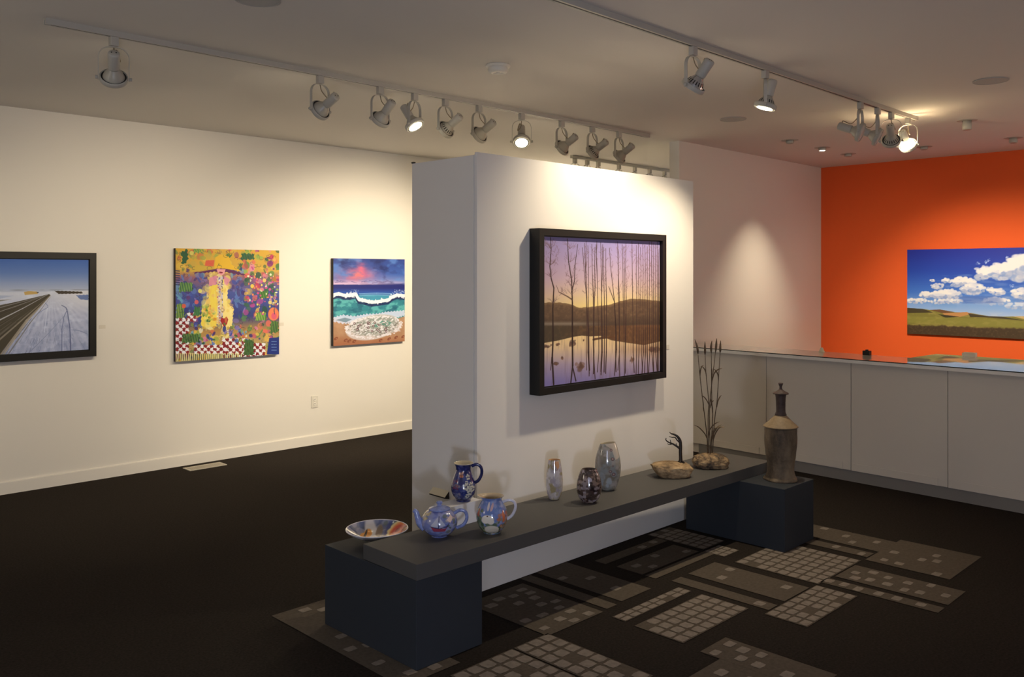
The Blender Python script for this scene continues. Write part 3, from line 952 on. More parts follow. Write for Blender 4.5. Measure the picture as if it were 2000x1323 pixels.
def paint_birches():
    P = Paint(560, 430, [(207, 112), (1078, 152), (1072, 1100), (200, 1214)], 1.17, 41)
    X, Y = P.ymap()
    P.vgrad([(0, (138, 130, 186)), (.12, (160, 144, 188)), (.28, (194, 168, 184)), (.38, (218, 190, 166)), (.475, (236, 210, 140)), (.5, (200, 170, 120)), (1, (150, 136, 176))])
    cx = np.exp(-((X - 640) / 420) ** 2)
    P.blend((Y < 650) * (1 - cx) * .35, (150, 120, 150))
    ridge = np.interp(X, [200, 290, 370, 430, 480, 560, 700, 800, 870, 950, 1078], [596, 592, 598, 612, 634, 628, 612, 582, 566, 572, 585]) + 8 * (P.noise(40, 3, 2, 3) - .5)
    hill = np.clip((Y - ridge) / 4, 0, 1)
    P.blend(hill, (98, 76, 60))
    P.blend(hill * np.clip((P.noise(50, 60, 4, 6) - .42) * 3, 0, 1) * .45, (132, 104, 78))
    P.blend(hill * np.clip(1 - (Y - ridge) / 22, 0, 1) * .6, (156, 124, 86))
    P.blend(hill * np.clip((Y - 690) / 60, 0, 1) * .8, (76, 60, 50))
    P.blend(np.clip(1 - np.abs(Y - 752) / 22, 0, 1) * .7 * np.clip((700 - X) / 260, 0, 1), (160, 146, 130))
    bank = np.interp(X, [200, 330, 430, 500, 560, 640, 720, 860, 960, 1078], [892, 870, 846, 836, 842, 838, 870, 892, 906, 880])
    water = np.clip((Y - bank) / 5, 0, 1)
    t = np.clip((Y - 850) / 330, 0, 1)
    wc = np.stack([np.interp(t, [0, .25, .6, 1], [236, 226, 172, 132]), np.interp(t, [0, .25, .6, 1], [204, 196, 154, 122]), np.interp(t, [0, .25, .6, 1], [150, 160, 178, 180])], -1)
    P.c = P.c * (1 - water[..., None]) + wc * water[..., None]
    P.blend((Y > 770) * (1 - water) * .55, (84, 62, 44))
    P.blend(np.clip(1 - np.abs(Y - 770) / 14, 0, 1) * np.clip((X - 840) / 80, 0, 1) * .45, (186, 128, 78))
    P.blend(water * np.clip((P.noise(90, 10, 2, 15) - .5) * 2, 0, 1) * .35, (110, 84, 90))
    P.blend(np.clip(1 - np.abs(Y - 940) / 70, 0, 1) * np.clip((X - 760) / 200, 0, 1) * .45, (120, 76, 54))
    P.line([(585, 868), (650, 856), (760, 848)], 10, (86, 56, 38), .9)
    for x, y, rx, ry in ((228, 916, 28, 12), (320, 905, 16, 10), (272, 908, 8, 6), (428, 896, 28, 20), (354, 1004, 11, 13), (300, 1046, 24, 12), (482, 1064, 36, 26), (514, 872, 6, 8), (1030, 940, 46, 18), (870, 1020, 12, 24)):
        for _ in range(14):
            P.ell(x + P.rng.normal(0, rx * .45), y + P.rng.normal(0, ry * .4), rx * P.rng.uniform(.2, .55), ry * P.rng.uniform(.2, .5), [(116, 84, 72), (132, 98, 82), (96, 70, 64)][P.rng.integers(3)], .6, P.rng.uniform(-.3, .3), .4)
    P.blend((Y > 765) * (1 - water) * np.clip((X - 560) / 240, 0, 1) * .7, (112, 76, 52))
    P.blend((Y > 765) * (1 - water) * np.clip((P.noise(70, 50, 3, 33) - .5) * 5, 0, 1) * .35, (136, 100, 66))
    P.blend((Y > 765) * (1 - water) * np.clip((560 - X) / 240, 0, 1) * .5, (72, 66, 54))
    dk = (48, 32, 32)
    def twigs(x, y, s, n):
        for _ in range(n):
            a = P.rng.uniform(-2.6, -.5)
            L = P.rng.uniform(30, 80) * s
            mx, my = x + L * .5 * math.cos(a), y + L * .5 * math.sin(a)
            P.line([(x, y), (mx, my), (mx + L * .4 * math.cos(a - .4), my + L * .5 * math.sin(a - .3))], 2, (104, 78, 82), .6, 1)
            for _k in range(2):
                b = a + P.rng.uniform(-.9, .9)
                P.line([(mx, my), (mx + L * .45 * math.cos(b), my + L * .45 * math.sin(b))], 1.4, (120, 94, 102), .5, .8)
    P.line([(266, 120), (272, 200), (262, 330), (272, 420), (292, 490), (284, 640), (286, 860), (280, 1000), (290, 1195)], 4, dk, .95, 11)
    P.line([(284, 1030), (276, 1000), (268, 1090)], 5, dk, .8)
    for y in (200, 320, 410, 600):
        twigs(268 + (y > 450) * 18, y, 1.0, 9)
    for _ in range(40):
        twigs(P.rng.uniform(225, 330), P.rng.uniform(150, 330), .5, 1); twigs(P.rng.uniform(370, 480), P.rng.uniform(150, 480), .5, 1)
    P.line([(392, 130), (402, 300), (424, 430), (430, 600), (430, 860), (432, 1060)], 4, dk, .95, 12)
    P.line([(432, 1060), (418, 1185)], 9, dk, .9); P.line([(430, 1060), (456, 1170)], 8, dk, .9)
    P.line([(424, 520), (445, 440), (450, 320), (470, 170)], 7, dk, .85, 3)
    P.line([(428, 575), (390, 550), (330, 520), (310, 470)], 7, (84, 58, 52), .85, 2)
    for y in (200, 300, 420, 480, 540):
        twigs(412 + (y > 350) * 14, y, 1.1, 6)
    for i in range(9):
        twigs(P.rng.uniform(330, 400), P.rng.uniform(490, 550), .6, 1)
    tr = [(505, 548), (520, 545), (532, 536), (545, 552), (575, 588), (598, 586), (612, 590), (606, 625), (655, 645), (640, 652), (662, 668), (678, 684),
          (705, 752), (765, 778), (770, 780), (800, 812), (828, 828), (812, 822), (872, 880), (905, 908), (920, 925), (935, 940), (952, 955), (968, 970), (985, 985), (1000, 1002), (1018, 1020), (1030, 1032), (1045, 1046), (1060, 1060), (1072, 1068)]
    for x0, x1 in tr:
        wv = P.rng.uniform(-8, 8)
        top = P.rng.uniform(140, 210)
        P.line([(x0, top), (x0 + (x1 - x0) * .3 + wv * .4, 360), (x0 + (x1 - x0) * .7 - wv * .3, 560), (x1, 800), (x1 + wv * .3, 960), (x1 + P.rng.uniform(-10, 12), 1120 + P.rng.uniform(-30, 40))], 3.4, (62, 42, 42), .88, P.rng.uniform(5, 8))
        for _ in range(9):
            twigs(x0 + (x1 - x0) * .4, P.rng.uniform(190, 560), .5, 1)
    for i in range(60):
        x = P.rng.uniform(700, 1075)
        y = P.rng.uniform(160, 560)
        P.line([(x, y), (x + P.rng.uniform(-25, 25), y - 45)], 2, (120, 84, 86), .5)
    P.line([(700, 480), (742, 590), (752, 760)], 4, dk, .8, 8)
    P.line([(752, 760), (758, 940), (742, 1130)], 9, dk, .8, 6)
    return P.gain(1.03, 1.04, 1.04)


def paint_clouds():
    P = Paint(620, 300, [(58, 88), (1960, 48), (1960, 1040), (58, 886)], .86, 51)
    X, Y = P.ymap()
    P.vgrad([(0, (26, 44, 156)), (.25, (30, 70, 176)), (.5, (66, 120, 206)), (.68, (140, 180, 226)), (.75, (190, 206, 226)), (1, (90, 80, 40))])
    n = P.noise(9, 7, 5, 4)
    rng = P.rng
    def cloud(x, y, rx, ry, n_):
        for _ in range(n_):
            a, r = rng.uniform(0, 2 * PI), rng.random() ** .5
            px, py = x + rx * r * math.cos(a), y + ry * r * math.sin(a)
            top = (py < y + ry * .15)
            c = (252, 247, 240) if top else [(196, 202, 218), (224, 222, 224), (150, 172, 212)][rng.integers(3)]
            P.ell(px, py, rng.uniform(.12, .3) * ry + 8, rng.uniform(.10, .22) * ry + 6, c, .75, 0, .5)
    cloud(730, 320, 70, 70, 60); cloud(900, 300, 110, 80, 110); cloud(1060, 270, 130, 120, 150); cloud(1300, 230, 220, 150, 200)
    cloud(545, 405, 120, 50, 110); cloud(330, 440, 60, 26, 40); cloud(400, 385, 34, 22, 26); cloud(283, 382, 18, 10, 14)
    cloud(220, 520, 60, 30, 50); cloud(330, 520, 60, 36, 50); cloud(430, 520, 110, 50, 100); cloud(640, 470, 110, 50, 90); cloud(800, 480, 28, 28, 26)
    cloud(870, 500, 60, 30, 50); cloud(1100, 520, 120, 50, 100); cloud(1500, 480, 260, 90, 200)
    cloud(140, 575, 90, 26, 60); cloud(400, 585, 160, 22, 90); cloud(850, 590, 120, 36, 80); cloud(1080, 640, 170, 30, 90)
    P.blend((Y > 600) * (Y < 740) * .35 * (n > .4), (150, 184, 230))
    P.blend((Y > 540) * (Y < 610) * np.clip((n - .5) * 5, 0, 1) * .6, (80, 112, 184))
    for x, y in ((755, 215), (945, 160), (690, 215), (990, 440), (785, 190)):
        for _ in range(9):
            P.ell(x + rng.normal(0, 9), y + rng.normal(0, 9), rng.uniform(4, 10), rng.uniform(3, 7), (190, 208, 240), .5, 0, .6)
    for _ in range(170):                                  # soft grey-blue undersides
        x, y = rng.uniform(300, 1900), rng.uniform(330, 620)
        P.ell(x, y, rng.uniform(20, 70), rng.uniform(5, 16), [(150, 172, 214), (186, 196, 220), (120, 146, 200)][rng.integers(3)], .22, 0, .9)
    hill = np.interp(X, [58, 200, 260, 350, 480, 620, 780, 900, 1100, 1400, 1960], [640, 652, 664, 662, 690, 700, 735, 742, 742, 748, 752])
    land = np.clip((Y - hill) / 3, 0, 1)
    P.blend(land, (134, 126, 56))
    P.blend(land * np.clip((P.noise(30, 30, 4, 6) - .45) * 4, 0, 1) * .6, (176, 158, 84))
    P.poly([(58, 640), (200, 654), (290, 690), (58, 690)], (60, 50, 34), .85)
    P.poly([(260, 664), (350, 662), (480, 690), (380, 700)], (112, 74, 48), .9)
    P.poly([(370, 698), (590, 692), (640, 712), (520, 738), (400, 726)], (206, 146, 86), .95)
    P.poly([(330, 706), (530, 736), (400, 744)], (52, 46, 30), .9)
    P.poly([(600, 704), (760, 734), (900, 744), (1120, 790), (800, 752), (620, 742)], (64, 54, 38), .9)
    P.poly([(1000, 744), (1960, 742), (1960, 800), (1100, 772)], (222, 186, 124), .9)
    P.poly([(58, 720), (500, 745), (1200, 800), (1960, 850), (1960, 900), (700, 830), (58, 780)], (150, 146, 64), .5)
    dk = np.clip((Y - np.interp(X, [58, 600, 900, 1960], [795, 830, 850, 910]) - 26 * (P.noise(60, 3, 3, 9) - .5)) / 14, 0, 1)
    P.blend(dk * .9, (66, 48, 34))
    P.blend(dk * np.clip((P.noise(120, 60, 3, 19) - .5) * 4, 0, 1) * .5, (104, 82, 58))
    return P.gain(.95, .98, 1.06)


XP = lambda a, b: (a + b) / 2
picture('black framed painting of a snowy road, cut off by the left edge of the photo', (XP(1.24, 2.539), YL, 1.408), 0, 1.299, .824, .05, paint_winter_road(), frame=(.05, .014))
picture('colourful canvas of a figure in a yellow hat among flowers, on the left wall', (XP(3.186, 4.169), YL, 1.388), 0, .983, .968, .04, paint_abstract())
picture('smaller canvas of a breaking sea wave under a pink sky, beside the partition', (XP(4.762, 5.642), YL, 1.376), 0, .88, .862, .04, paint_sea())
picture('black box-framed painting of bare trees in a flooded marsh, on the white partition', (XP(3.425, 4.609), 3.29, 1.445), 0, 1.184, .912, .077, paint_birches(), frame=(.038, .02))
pc = picture('wide canvas of white clouds over a prairie, on the orange wall', (XO, XP(3.658, 1.70), 1.458), -PI / 2, 1.958, .924, .04, paint_clouds())

# ------------------------------------------------------------------ small wall fittings
def wall_label(label, loc, rz, w=.05, h=.03):
    t = thing('wall_label', label, 'label', loc, rz, 'artwork labels')
    obj('holder', boxbm(-w / 2, w / 2, -.0018, -.0003, -h / 2, h / 2), M['clear'], t)
    obj('card', boxbm(-w / 2 + .004, w / 2 - .004, -.0024, -.0019, -h / 2 + .004, h / 2 - .004), M['clear'], t)
wall_label('tiny artwork label on the left wall just right of the snowy road painting', (2.60, YL, 1.225), 0)
wall_label('tiny artwork label on the left wall right of the colourful hat canvas', (4.215, YL, 1.18), 0)
wall_label('tiny artwork label on the partition at the right of the bare trees painting', (4.735, 3.29, 1.172), 0, .03)

ot = thing('wall_outlet', 'white electrical outlet low on the left wall below the sea canvas', 'outlet', (4.575, YL, .415))
obj('cover_plate', boxbm(-.037, .037, -.006, -.0005, -.058, .058, bevel=.002), M['plastic'], ot)
for s in (-1, 1):
    bm = bmesh.new(); lathe(bm, [(0, -.009), (.016, -.009), (.017, -.006)], 16, 'y')
    so = obj('socket', bm, M['trim'], ot); so.location = (0, 0, s * .021)
    bm = bmesh.new()
    for x in (-.006, .006):
        box(bm, x - .0012, x + .0012, -.0097, -.0091, -.002, .007)
    obj('slots', bm, M['blackplastic'], so)

vt = thing('floor_vent', 'pale metal floor vent set in the dark carpet along the left wall', 'vent', (3.38, 7.095, 0))
bm = bmesh.new()
for x0, x1, y0, y1 in ((-.165, .165, -.068, -.055), (-.165, .165, .055, .068), (-.165, -.152, -.055, .055), (.152, .165, -.055, .055)):
    box(bm, x0, x1, y0, y1, 0.001, .007)
obj('frame', bm, M['vent'], vt)
bm = bmesh.new()
for i in range(24):
    x = -.150 + i * .0129
    box(bm, x, x + .006, -.055, .055, .0015, .0058)
obj('louvre_slats', bm, M['vent'], vt)
obj('pan', boxbm(-.152, .152, -.055, .055, .0006, .0013), M['kick'], vt)

# sloping card holder fixed on the end of the partition
lh = thing('label_holder', 'cream sloping card holder fixed on the partition end above the teapot', 'label holder', (3.034, 3.574, .476))
bm = bmesh.new()
pr = [(-.0005, .012), (-.0005, -.028), (-.030, -.022), (-.030, -.016)]
lo = [bm.verts.new((x, -.065, z)) for x, z in pr]
hi = [bm.verts.new((x, .065, z)) for x, z in pr]
bm.faces.new(lo); bm.faces.new(hi[::-1])
for i in range(4):
    j = (i + 1) % 4
    bm.faces.new((lo[i], lo[j], hi[j], hi[i]))
obj('wedge', bm, M['canvas_edge'], lh)
bm = bmesh.new()
q = [bm.verts.new(p) for p in ((-.0012, -.066, .0135), (-.0318, -.066, -.0152), (-.0318, .066, -.0152), (-.0012, .066, .0135))]
bm.faces.new(q)
r = bmesh.ops.extrude_face_region(bm, geom=bm.faces[:])
for v in r['geom']:
    if isinstance(v, bmesh.types.BMVert):
        v.co.z += .0015; v.co.x -= .001
obj('card', bm, M['card'], lh)

# ------------------------------------------------------------------ ceiling fittings
def speaker(label, x, y, r=.105):
    t = thing('ceiling_speaker', label, 'ceiling speaker', (x, y, CEIL), 0, 'round ceiling speakers')
    bm = bmesh.new(); lathe(bm, [(0, -.006), (r - .008, -.006), (r - .006, -.004)], 40); obj('grille', bm, M['speaker'], t)
    bm = bmesh.new(); lathe(bm, [(r - .008, -.0075), (r, -.006), (r, -.0005), (r - .008, -.0005), (r - .008, -.0075)], 40); obj('rim', bm, M['speaker'], t)
speaker('round grey ceiling speaker between the two spotlight tracks', 6.24, 3.70)
speaker('round grey ceiling speaker at the right edge of the photo, above the orange wall', 6.19, 1.78)
speaker('round grey ceiling speaker at the top edge above the long left track', 1.98, 3.63)

sm = thing('smoke_detector', 'white smoke detector on the ceiling between the two tracks', 'smoke detector', (3.63, 3.75, CEIL))
bm = bmesh.new(); lathe(bm, [(0, -.0005), (.073, -.0005), (.075, -.008), (.071, -.016), (0, -.016)], 40); obj('base', bm, M['plastic'], sm, True)
bm = bmesh.new(); lathe(bm, [(.058, -.016), (.062, -.030), (.058, -.043), (.045, -.050), (.03, -.050), (.026, -.044), (0, -.044)], 40); obj('cap', bm, M['plastic'], sm, True)
bm = bmesh.new(); lathe(bm, [(0, -.0515), (.010, -.0515), (.011, -.044), (0, -.044)], 16); obj('test_button', bm, M['plastic'], sm)

def eyeball(label, x, y, lit=False, drop=.028, tilt=.5, yaw=0.0, r=.058):
    t = thing('recessed_spotlight', label, 'recessed light', (x, y, CEIL), yaw, 'recessed spotlights over the counter')
    bm = bmesh.new(); lathe(bm, [(r - .02, -.004), (r + .016, -.004), (r + .02, -.0005), (r - .02, -.0005), (r - .02, -.004)], 32); obj('trim_ring', bm, M['lampwhite'], t)
    bm = bmesh.new(); lathe(bm, [(0, -.0006), (r - .026, -.0006), (r - .022, -drop * .5), (r - .022, -drop), (r - .027, -drop - .004), (r - .030, -drop + .002), (0, -drop + .002)], 28)
    b = obj('barrel', bm, M['lampwhite'], t, True)
    bm = bmesh.new(); lathe(bm, [(0, -drop - .003), (r - .032, -drop - .003), (r - .032, -drop + .001), (0, -drop + .001)], 24); obj('lens', bm, M['lens_on'] if lit else M['lens_off'], b)
    if lit:
        ld = bpy.data.lights.new('recessed_beam', 'SPOT')
        ld.energy, ld.color, ld.spot_size, ld.spot_blend, ld.shadow_soft_size = 85, WARM, math.radians(74), 1.0, .02
        lo_ = bpy.data.objects.new('recessed_beam', ld)
        COL.objects.link(lo_)
        lo_.parent = t
        lo_.location = (0, 0, -drop - .012)
        lo_.rotation_euler = (math.radians(14), 0, 0)
eyeball('unlit recessed spotlight nearest the short white wall end', 7.61, 3.91)
eyeball('lit recessed spotlight glowing in front of the orange wall corner', 8.28, 3.91, lit=True)
eyeball('unlit recessed spotlight closest to the orange wall, right of the lit one', 8.90, 3.92)
eyeball('unlit recessed spotlight just right of the overlit track lamp', 8.93, 3.17)
eyeball('recessed spotlight whose white can hangs lowest, near the right track end', 7.66, 2.38, drop=.075)
eyeball('recessed spotlight at the right edge of the photo by the orange wall', 8.94, 2.38, drop=.045)


# ------------------------------------------------------------------ tracks
def track(name_label, x0, x1, y, feed_at_end):
    t = thing('lighting_track', name_label, 'light track', (x0, y, CEIL), 0, 'white ceiling tracks')
    L = x1 - x0
    bm = bmesh.new()
    box(bm, 0, L, -.018, -.006, -.03, -.0005); box(bm, 0, L, .006, .018, -.03, -.0005); box(bm, 0, L, -.006, .006, -.012, -.0006)
    obj('rail', bm, M['lampwhite'], t)
    obj('groove', boxbm(.03, L - .03, -.0062, .0062, -.029, -.0125), M['fins'], t)
    x = L if feed_at_end else 0
    obj('end_feed', boxbm(x - .05, x + .05, -.0185, .0185, -.0335, -.0007, bevel=.002), M['lampwhite'], t)
    return t
YA, YB, YC = 4.64, 2.62, 6.04
track('long white lighting track carrying ten spotlights before the left wall', 1.385, 6.33, YA, True)
track('white lighting track carrying six spotlights on the right side of the ceiling', 2.75, 7.21, YB, False)
track('distant white lighting track seen above the partition top', 6.93, 8.95, YC, True)


# ------------------------------------------------------------------ track spotlights
PIV = -.215           # pivot height below the adapter top
YW_ = .073            # yoke half width
def bm_adapter():
    bm = boxbm(-.021, .021, -.0165, .0165, -.048, -.0, bevel=.003)
    lathe(bm, [(0, -.0485), (.009, -.0485), (.009, -.056), (0, -.056)], 12)
    return bm
def bm_yoke():
    bm = bmesh.new()
    h0 = -.054
    r = .055
    pts = [(-YW_, 0, PIV - .012), (-YW_, 0, PIV + .03), (-YW_, 0, h0 - r)]
    for k in range(1, 7):
        a = PI - k * (PI / 2) / 6
        pts.append((-YW_ + r + r * math.cos(a), 0, h0 - r + r * math.sin(a)))
    pts = pts + [(-p[0], p[1], p[2]) for p in reversed(pts)]
    strap(bm, pts, .019, .0032, (0, 1, 0))
    return bm
def bm_ring():
    bm = bmesh.new()
    lathe(bm, [(.0618, -.013), (.067, -.013), (.0685, -.009), (.0685, .009), (.066, .013), (.060, .013), (.0625, .008), (.0625, -.008), (.0618, -.013)], 40, 'y')
    return bm
def bm_dark_gap():  # dark annulus coloured in for the shaded gap between bulb and ring
    bm = bmesh.new()
    lathe(bm, [(.046, -.0085), (.0622, -.0085), (.0622, -.0060), (.046, -.0060), (.046, -.0085)], 40, 'y')
    return bm
def bm_bulb():
    bm = bmesh.new()
    lathe(bm, [(0, -.066), (.024, -.066), (.027, -.058), (.036, -.045), (.0455, -.030), (.0515, -.016), (.0540, -.006), (.0550, .004), (.0600, .006), (.0600, .0105), (.047, .013), (0, .011)], 36, 'y')
    return bm
def bm_lens():
    bm = bmesh.new()
    lathe(bm, [(.0475, .0126), (.0465, .0150), (.03, .0185), (0, .0200)], 32, 'y')
    return bm
def bm_socket():
    bm = bmesh.new()
    lathe(bm, [(0, -.164), (.022, -.164), (.0275, -.159), (.029, -.15), (.029, -.07), (.027, -.064), (0, -.064)], 28, 'y')
    return bm
def bm_fins():
    bm = bmesh.new()
    n = 18
    for k in range(n):
        a = 2 * PI * k / n
        c, s_ = math.cos(a), math.sin(a)
        vs = []
        for y, r, w in ((-.040, .0394, .0026), (-.021, .0498, .0036)):
            for sg in (-1, 1):
                vs.append(bm.verts.new(((r + .0008) * c - sg * w * s_, y, (r + .0008) * s_ + sg * w * c)))
        bm.faces.new((vs[0], vs[1], vs[3], vs[2]))
    return bm
def bm_knob():
    bm = bmesh.new()
    lathe(bm, [(0, -.006), (.009, -.006), (.0095, 0), (.009, .006), (0, .006)], 14, 'y')
    bmesh.ops.rotate(bm, verts=bm.verts, cent=(0, 0, 0), matrix=Matrix.Rotation(PI / 2, 3, 'Z'))
    return bm
def bm_screws():
    bm = bmesh.new()
    for x in (-.011, .011):
        lathe(bm, [(0, -.1655), (.0035, -.1655), (.0035, -.1635), (0, -.1635)], 10, 'y')
        for v in bm.verts[-22:]:
            v.co.x += x
    return bm


proto = {}
def lamp(label, x, y, aim, tilt, watts=0.0, fin=False, spot=70, blend=.8, group='track spotlights', shiny=False, swing=0.0, glow=False):
    """aim: heading of the beam in degrees (world, from +X); tilt: degrees below level"""
    rz = math.radians(aim - 90)
    t = thing('track_spotlight', label, 'spotlight', (x, y, CEIL - .0302), rz, group)
    def part(key, fn, m, parent=t, smooth=False):
        if key not in proto:
            proto[key] = obj(key, fn(), m, parent, smooth)
            o = proto[key]
        else:
            o = proto[key].copy()
            COL.objects.link(o)
            o.parent = parent
        o.location = (0, 0, 0)
        o.rotation_euler = (0, 0, 0)
        return o
    o = part('adapter', bm_adapter, M['lampwhite']); o.rotation_euler = (0, 0, -rz)
    part('yoke', bm_yoke, M['lampwhite'])
    tr = -math.radians(tilt)
    def head(o):
        o.location = (0, 0, PIV)
        o.rotation_euler = (tr, 0, 0)
        return o
    rg = head(part('ring', bm_ring, M['lampwhite'], smooth=True))
    part('dark_gap', bm_dark_gap, M['fins'], rg)
    key = 'bulb_shiny' if shiny else 'bulb_glow' if glow else 'bulb_plain'
    if key not in proto:
        b = obj('bulb', bm_bulb(), M['silver'] if shiny else M['bulb_glow'] if glow else M['lampbulb'], t, True)
        proto[key] = b
    else:
        b = proto[key].copy(); COL.objects.link(b); b.parent = t
    head(b)
    key = 'lens_on' if watts else 'lens_off'
    if key not in proto:
        l = obj('lens', bm_lens(), M[key], b, True); proto[key] = l
    else:
        l = proto[key].copy(); COL.objects.link(l); l.parent = b
    if fin:
        part('cooling_slots', bm_fins, M['fins'], b)
    s_ = head(part('socket', bm_socket, M['lampwhite'], smooth=True))
    part('screws', bm_screws, M['fins'], s_)
    for sg in (-1, 1):
        k = part('knob', bm_knob, M['lampwhite'], smooth=True)
        k.location = (sg * (YW_ + .008), 0, PIV)
    # flex from the adapter to the socket
    end = Matrix.Rotation(tr, 3, 'X') @ Vector((0, -.146, .028)) + Vector((0, 0, PIV))
    sw = .03 + swing
    pts = smooth_path([(0, 0, -.055), (sw * .2, -.012, -.10), (sw, end.y * .45, (end.z - .11) / 2 - .03), (sw * .5, end.y + .012, end.z + .010), tuple(end)], 6)
    bm = bmesh.new(); tube(bm, pts, .0032, 6); obj('cord', bm, M['cord'], t, True)
    if watts:
        ld = bpy.data.lights.new('lamp_beam', 'SPOT')
        ld.energy = watts
        ld.color = WARM
        ld.spot_size = math.radians(spot)
        ld.spot_blend = blend
        ld.shadow_soft_size = .035
        lo_ = bpy.data.objects.new('lamp_beam', ld)
        COL.objects.link(lo_)
        lo_.parent = t
        d = Matrix.Rotation(tr, 3, 'X') @ Vector((0, 1, 0))
        lo_.location = Vector((0, 0, PIV)) + d * .04
        lo_.rotation_euler = d.to_track_quat('-Z', 'Y').to_euler()
    return t


GA = 'spotlights on the long left track'
lamp('white spotlight hanging alone at the left end of the long left track', 1.715, YA, 70, 40, 50, group=GA, spot=95)
lamp('second spotlight from the left on the long left track, after the wide gap', 2.955, YA, 100, 27, 38, group=GA, spot=90)
lamp('third spotlight from the left on the long left track, socket tipped up right', 3.413, YA, 94, 40, 0, group=GA)
lamp('lit spotlight turned toward the viewer, fourth from left on the left track', 3.701, YA, 290, 57, 70, group=GA, spot=70)
lamp('first spotlight with dark cooling slots on the long left track', 3.977, YA, 98, 30, 46, True, group=GA, spot=90)
lamp('spotlight between the slotted one and the bright facing one on the left track', 4.299, YA, 98, 30, 0, group=GA)
lamp('lit spotlight facing the viewer squarely above the partition corner', 4.744, YA, 225, 54, 50, group=GA, spot=70)
lamp('third spotlight from the right end of the long left track', 5.205, YA, 98, 30, 98, group=GA, spot=75)
lamp('spotlight with dark cooling slots, second from the right end of the left track', 5.59, YA, 98, 30, 115, True, group=GA, spot=75)
lamp('last spotlight at the right end of the long left track', 5.95, YA, 100, 33, 110, group=GA, spot=80)

GB = 'spotlights on the right track'
lamp('silver-slotted spotlight nearest the viewer on the right track, aimed at the partition', 4.007, YB, 92, 50, 58, True, group=GB, shiny=True, spot=112, blend=1.0)
lamp('lit spotlight pointing straight down, second from left on the right track', 4.788, YB, 120, 74, 66, True, group=GB, spot=100)
lamp('shaded grey spotlight turned right, leftmost in the far cluster of the right track', 6.151, YB, -78, 22, 0, group=GB)
lamp('cream lit-up spotlight turned right, second in the far cluster of the right track', 6.453, YB, -72, 28, 0, group=GB)
lamp('slotted spotlight seen from behind, third in the far cluster of the right track', 6.708, YB, 18, 36, 60, True, group=GB, spot=80)
lamp('glaring overlit spotlight at the far end of the right track', 7.042, YB, 1, 36, 230, group=GB, spot=72, glow=True)

GC = 'distant spotlights above the partition'
labs = ['leftmost distant spotlight peeking over the partition top', 'second distant spotlight from the left over the partition top', 'third distant spotlight from the left over the partition top',
        'middle one of the seven distant spotlights over the partition top', 'third distant spotlight from the right over the partition top',
        'second distant spotlight from the right over the partition top', 'distant spotlight nearest the white wall end over the partition top']
for i, (x, l) in enumerate(zip((6.987, 7.191, 7.379, 7.745, 8.039, 8.327, 8.624), labs)):
    lamp(l, x, YC, 92 + (i * 37) % 25 - 12, 35, 120 if i in (1, 3, 5) else 0, group=GC, spot=85)


# ------------------------------------------------------------------ pottery
ROT = -PI / 4                # local +x to the camera's right, +y away from it


def pot_mesh(name, prof, P, parent, sx=1.0, sy=1.0, mod=None, m=None):
    """painted lathe: profile outside from bottom to top; P rows run top to bottom, P centre column faces local -Y"""
    pr = np.array(prof, float)
    seg = np.r_[0, np.cumsum(np.hypot(*np.diff(pr, axis=0).T))]
    t = np.linspace(0, seg[-1], P.h)
    r, z = np.interp(t, seg, pr[:, 0]), np.interp(t, seg, pr[:, 1])
    r, z = r[::-1], z[::-1]
    a = -PI / 2 + (np.arange(P.w) / P.w - .5) * 2 * PI
    R, A = np.meshgrid(r, a, indexing='ij')
    Z = np.repeat(z[:, None], P.w, 1)
    Xc, Yc = R * np.cos(A) * sx, R * np.sin(A) * sy
    if mod:
        Xc, Yc, Z = mod(Xc, Yc, Z, A)
    V = np.stack([Xc, Yc, Z], -1).reshape(-1, 3)
    f = grid_faces(P.w, P.h, True)[:, ::-1]
    return color_mesh(name, V, f, P.c.reshape(-1, 3), m or M['glaze'], parent, True)


def dense(prof, n=8):
    pts = smooth_path([(p[0], 0, p[1]) for p in prof], n)
    return [(max(0, p.x), p.z) for p in pts]


def pot_paint(w, h, seed):
    return Paint(w, h, [(0, 0), (360, 0), (360, 100), (0, 100)], 1.0, seed)


def spatter(P, n, pal, x0=0, x1=360, y0=0, y1=100, r=(2, 7), a=(.5, .9), fy=.45):
    for _ in range(n):
        q = P.rng.uniform(*r)
        P.ell(P.rng.uniform(x0, x1), P.rng.uniform(y0, y1), q, q * P.rng.uniform(.5, 1.5), pal[P.rng.integers(len(pal))], P.rng.uniform(*a), P.rng.uniform(0, 3), .4)


def handle(name, pts, r, m, parent, flat=.7):
    bm = bmesh.new(); tube(bm, smooth_path(pts, 8), r, 10, flat)
    return obj(name, bm, m, parent, True)


# drawing space is 360 wide x 100 high; ky keeps shapes upright per pot
def make_bowl():
    t = thing('bowl', 'wide painted bowl with an orange rose, on the near pedestal behind the bench slab', 'bowl', (2.450, 3.356, .3778), ROT)
    out = dense([(.045, 0), (.047, .008), (.062, .018), (.096, .032), (.126, .048), (.146, .064)], 6)
    inn = dense([(.1455, .0675), (.142, .066), (.122, .050), (.092, .035), (.055, .024), (.0, .020)], 6)
    P = pot_paint(240, 110, 61)
    # rows: first half = inside (top of list = end of profile)
    P.c[:] = (96, 104, 138)
    spatter(P, 160, [(70, 84, 130), (120, 130, 156), (140, 140, 150), (90, 104, 96), (170, 166, 176)], y1=52, r=(4, 14))
    P.c[60:, :] = (206, 202, 206)
    return t, out, inn, P
t, out, inn, P = make_bowl()
ni = int(P.h * .52)
def bowl_part(name, prof, P):
    return pot_mesh(name, prof, P, t)
Po = pot_paint(200, 40, 62); Po.c[:] = (222, 218, 218)
spatter(Po, 26, [(40, 44, 50), (70, 80, 90)], y0=30, r=(4, 9))
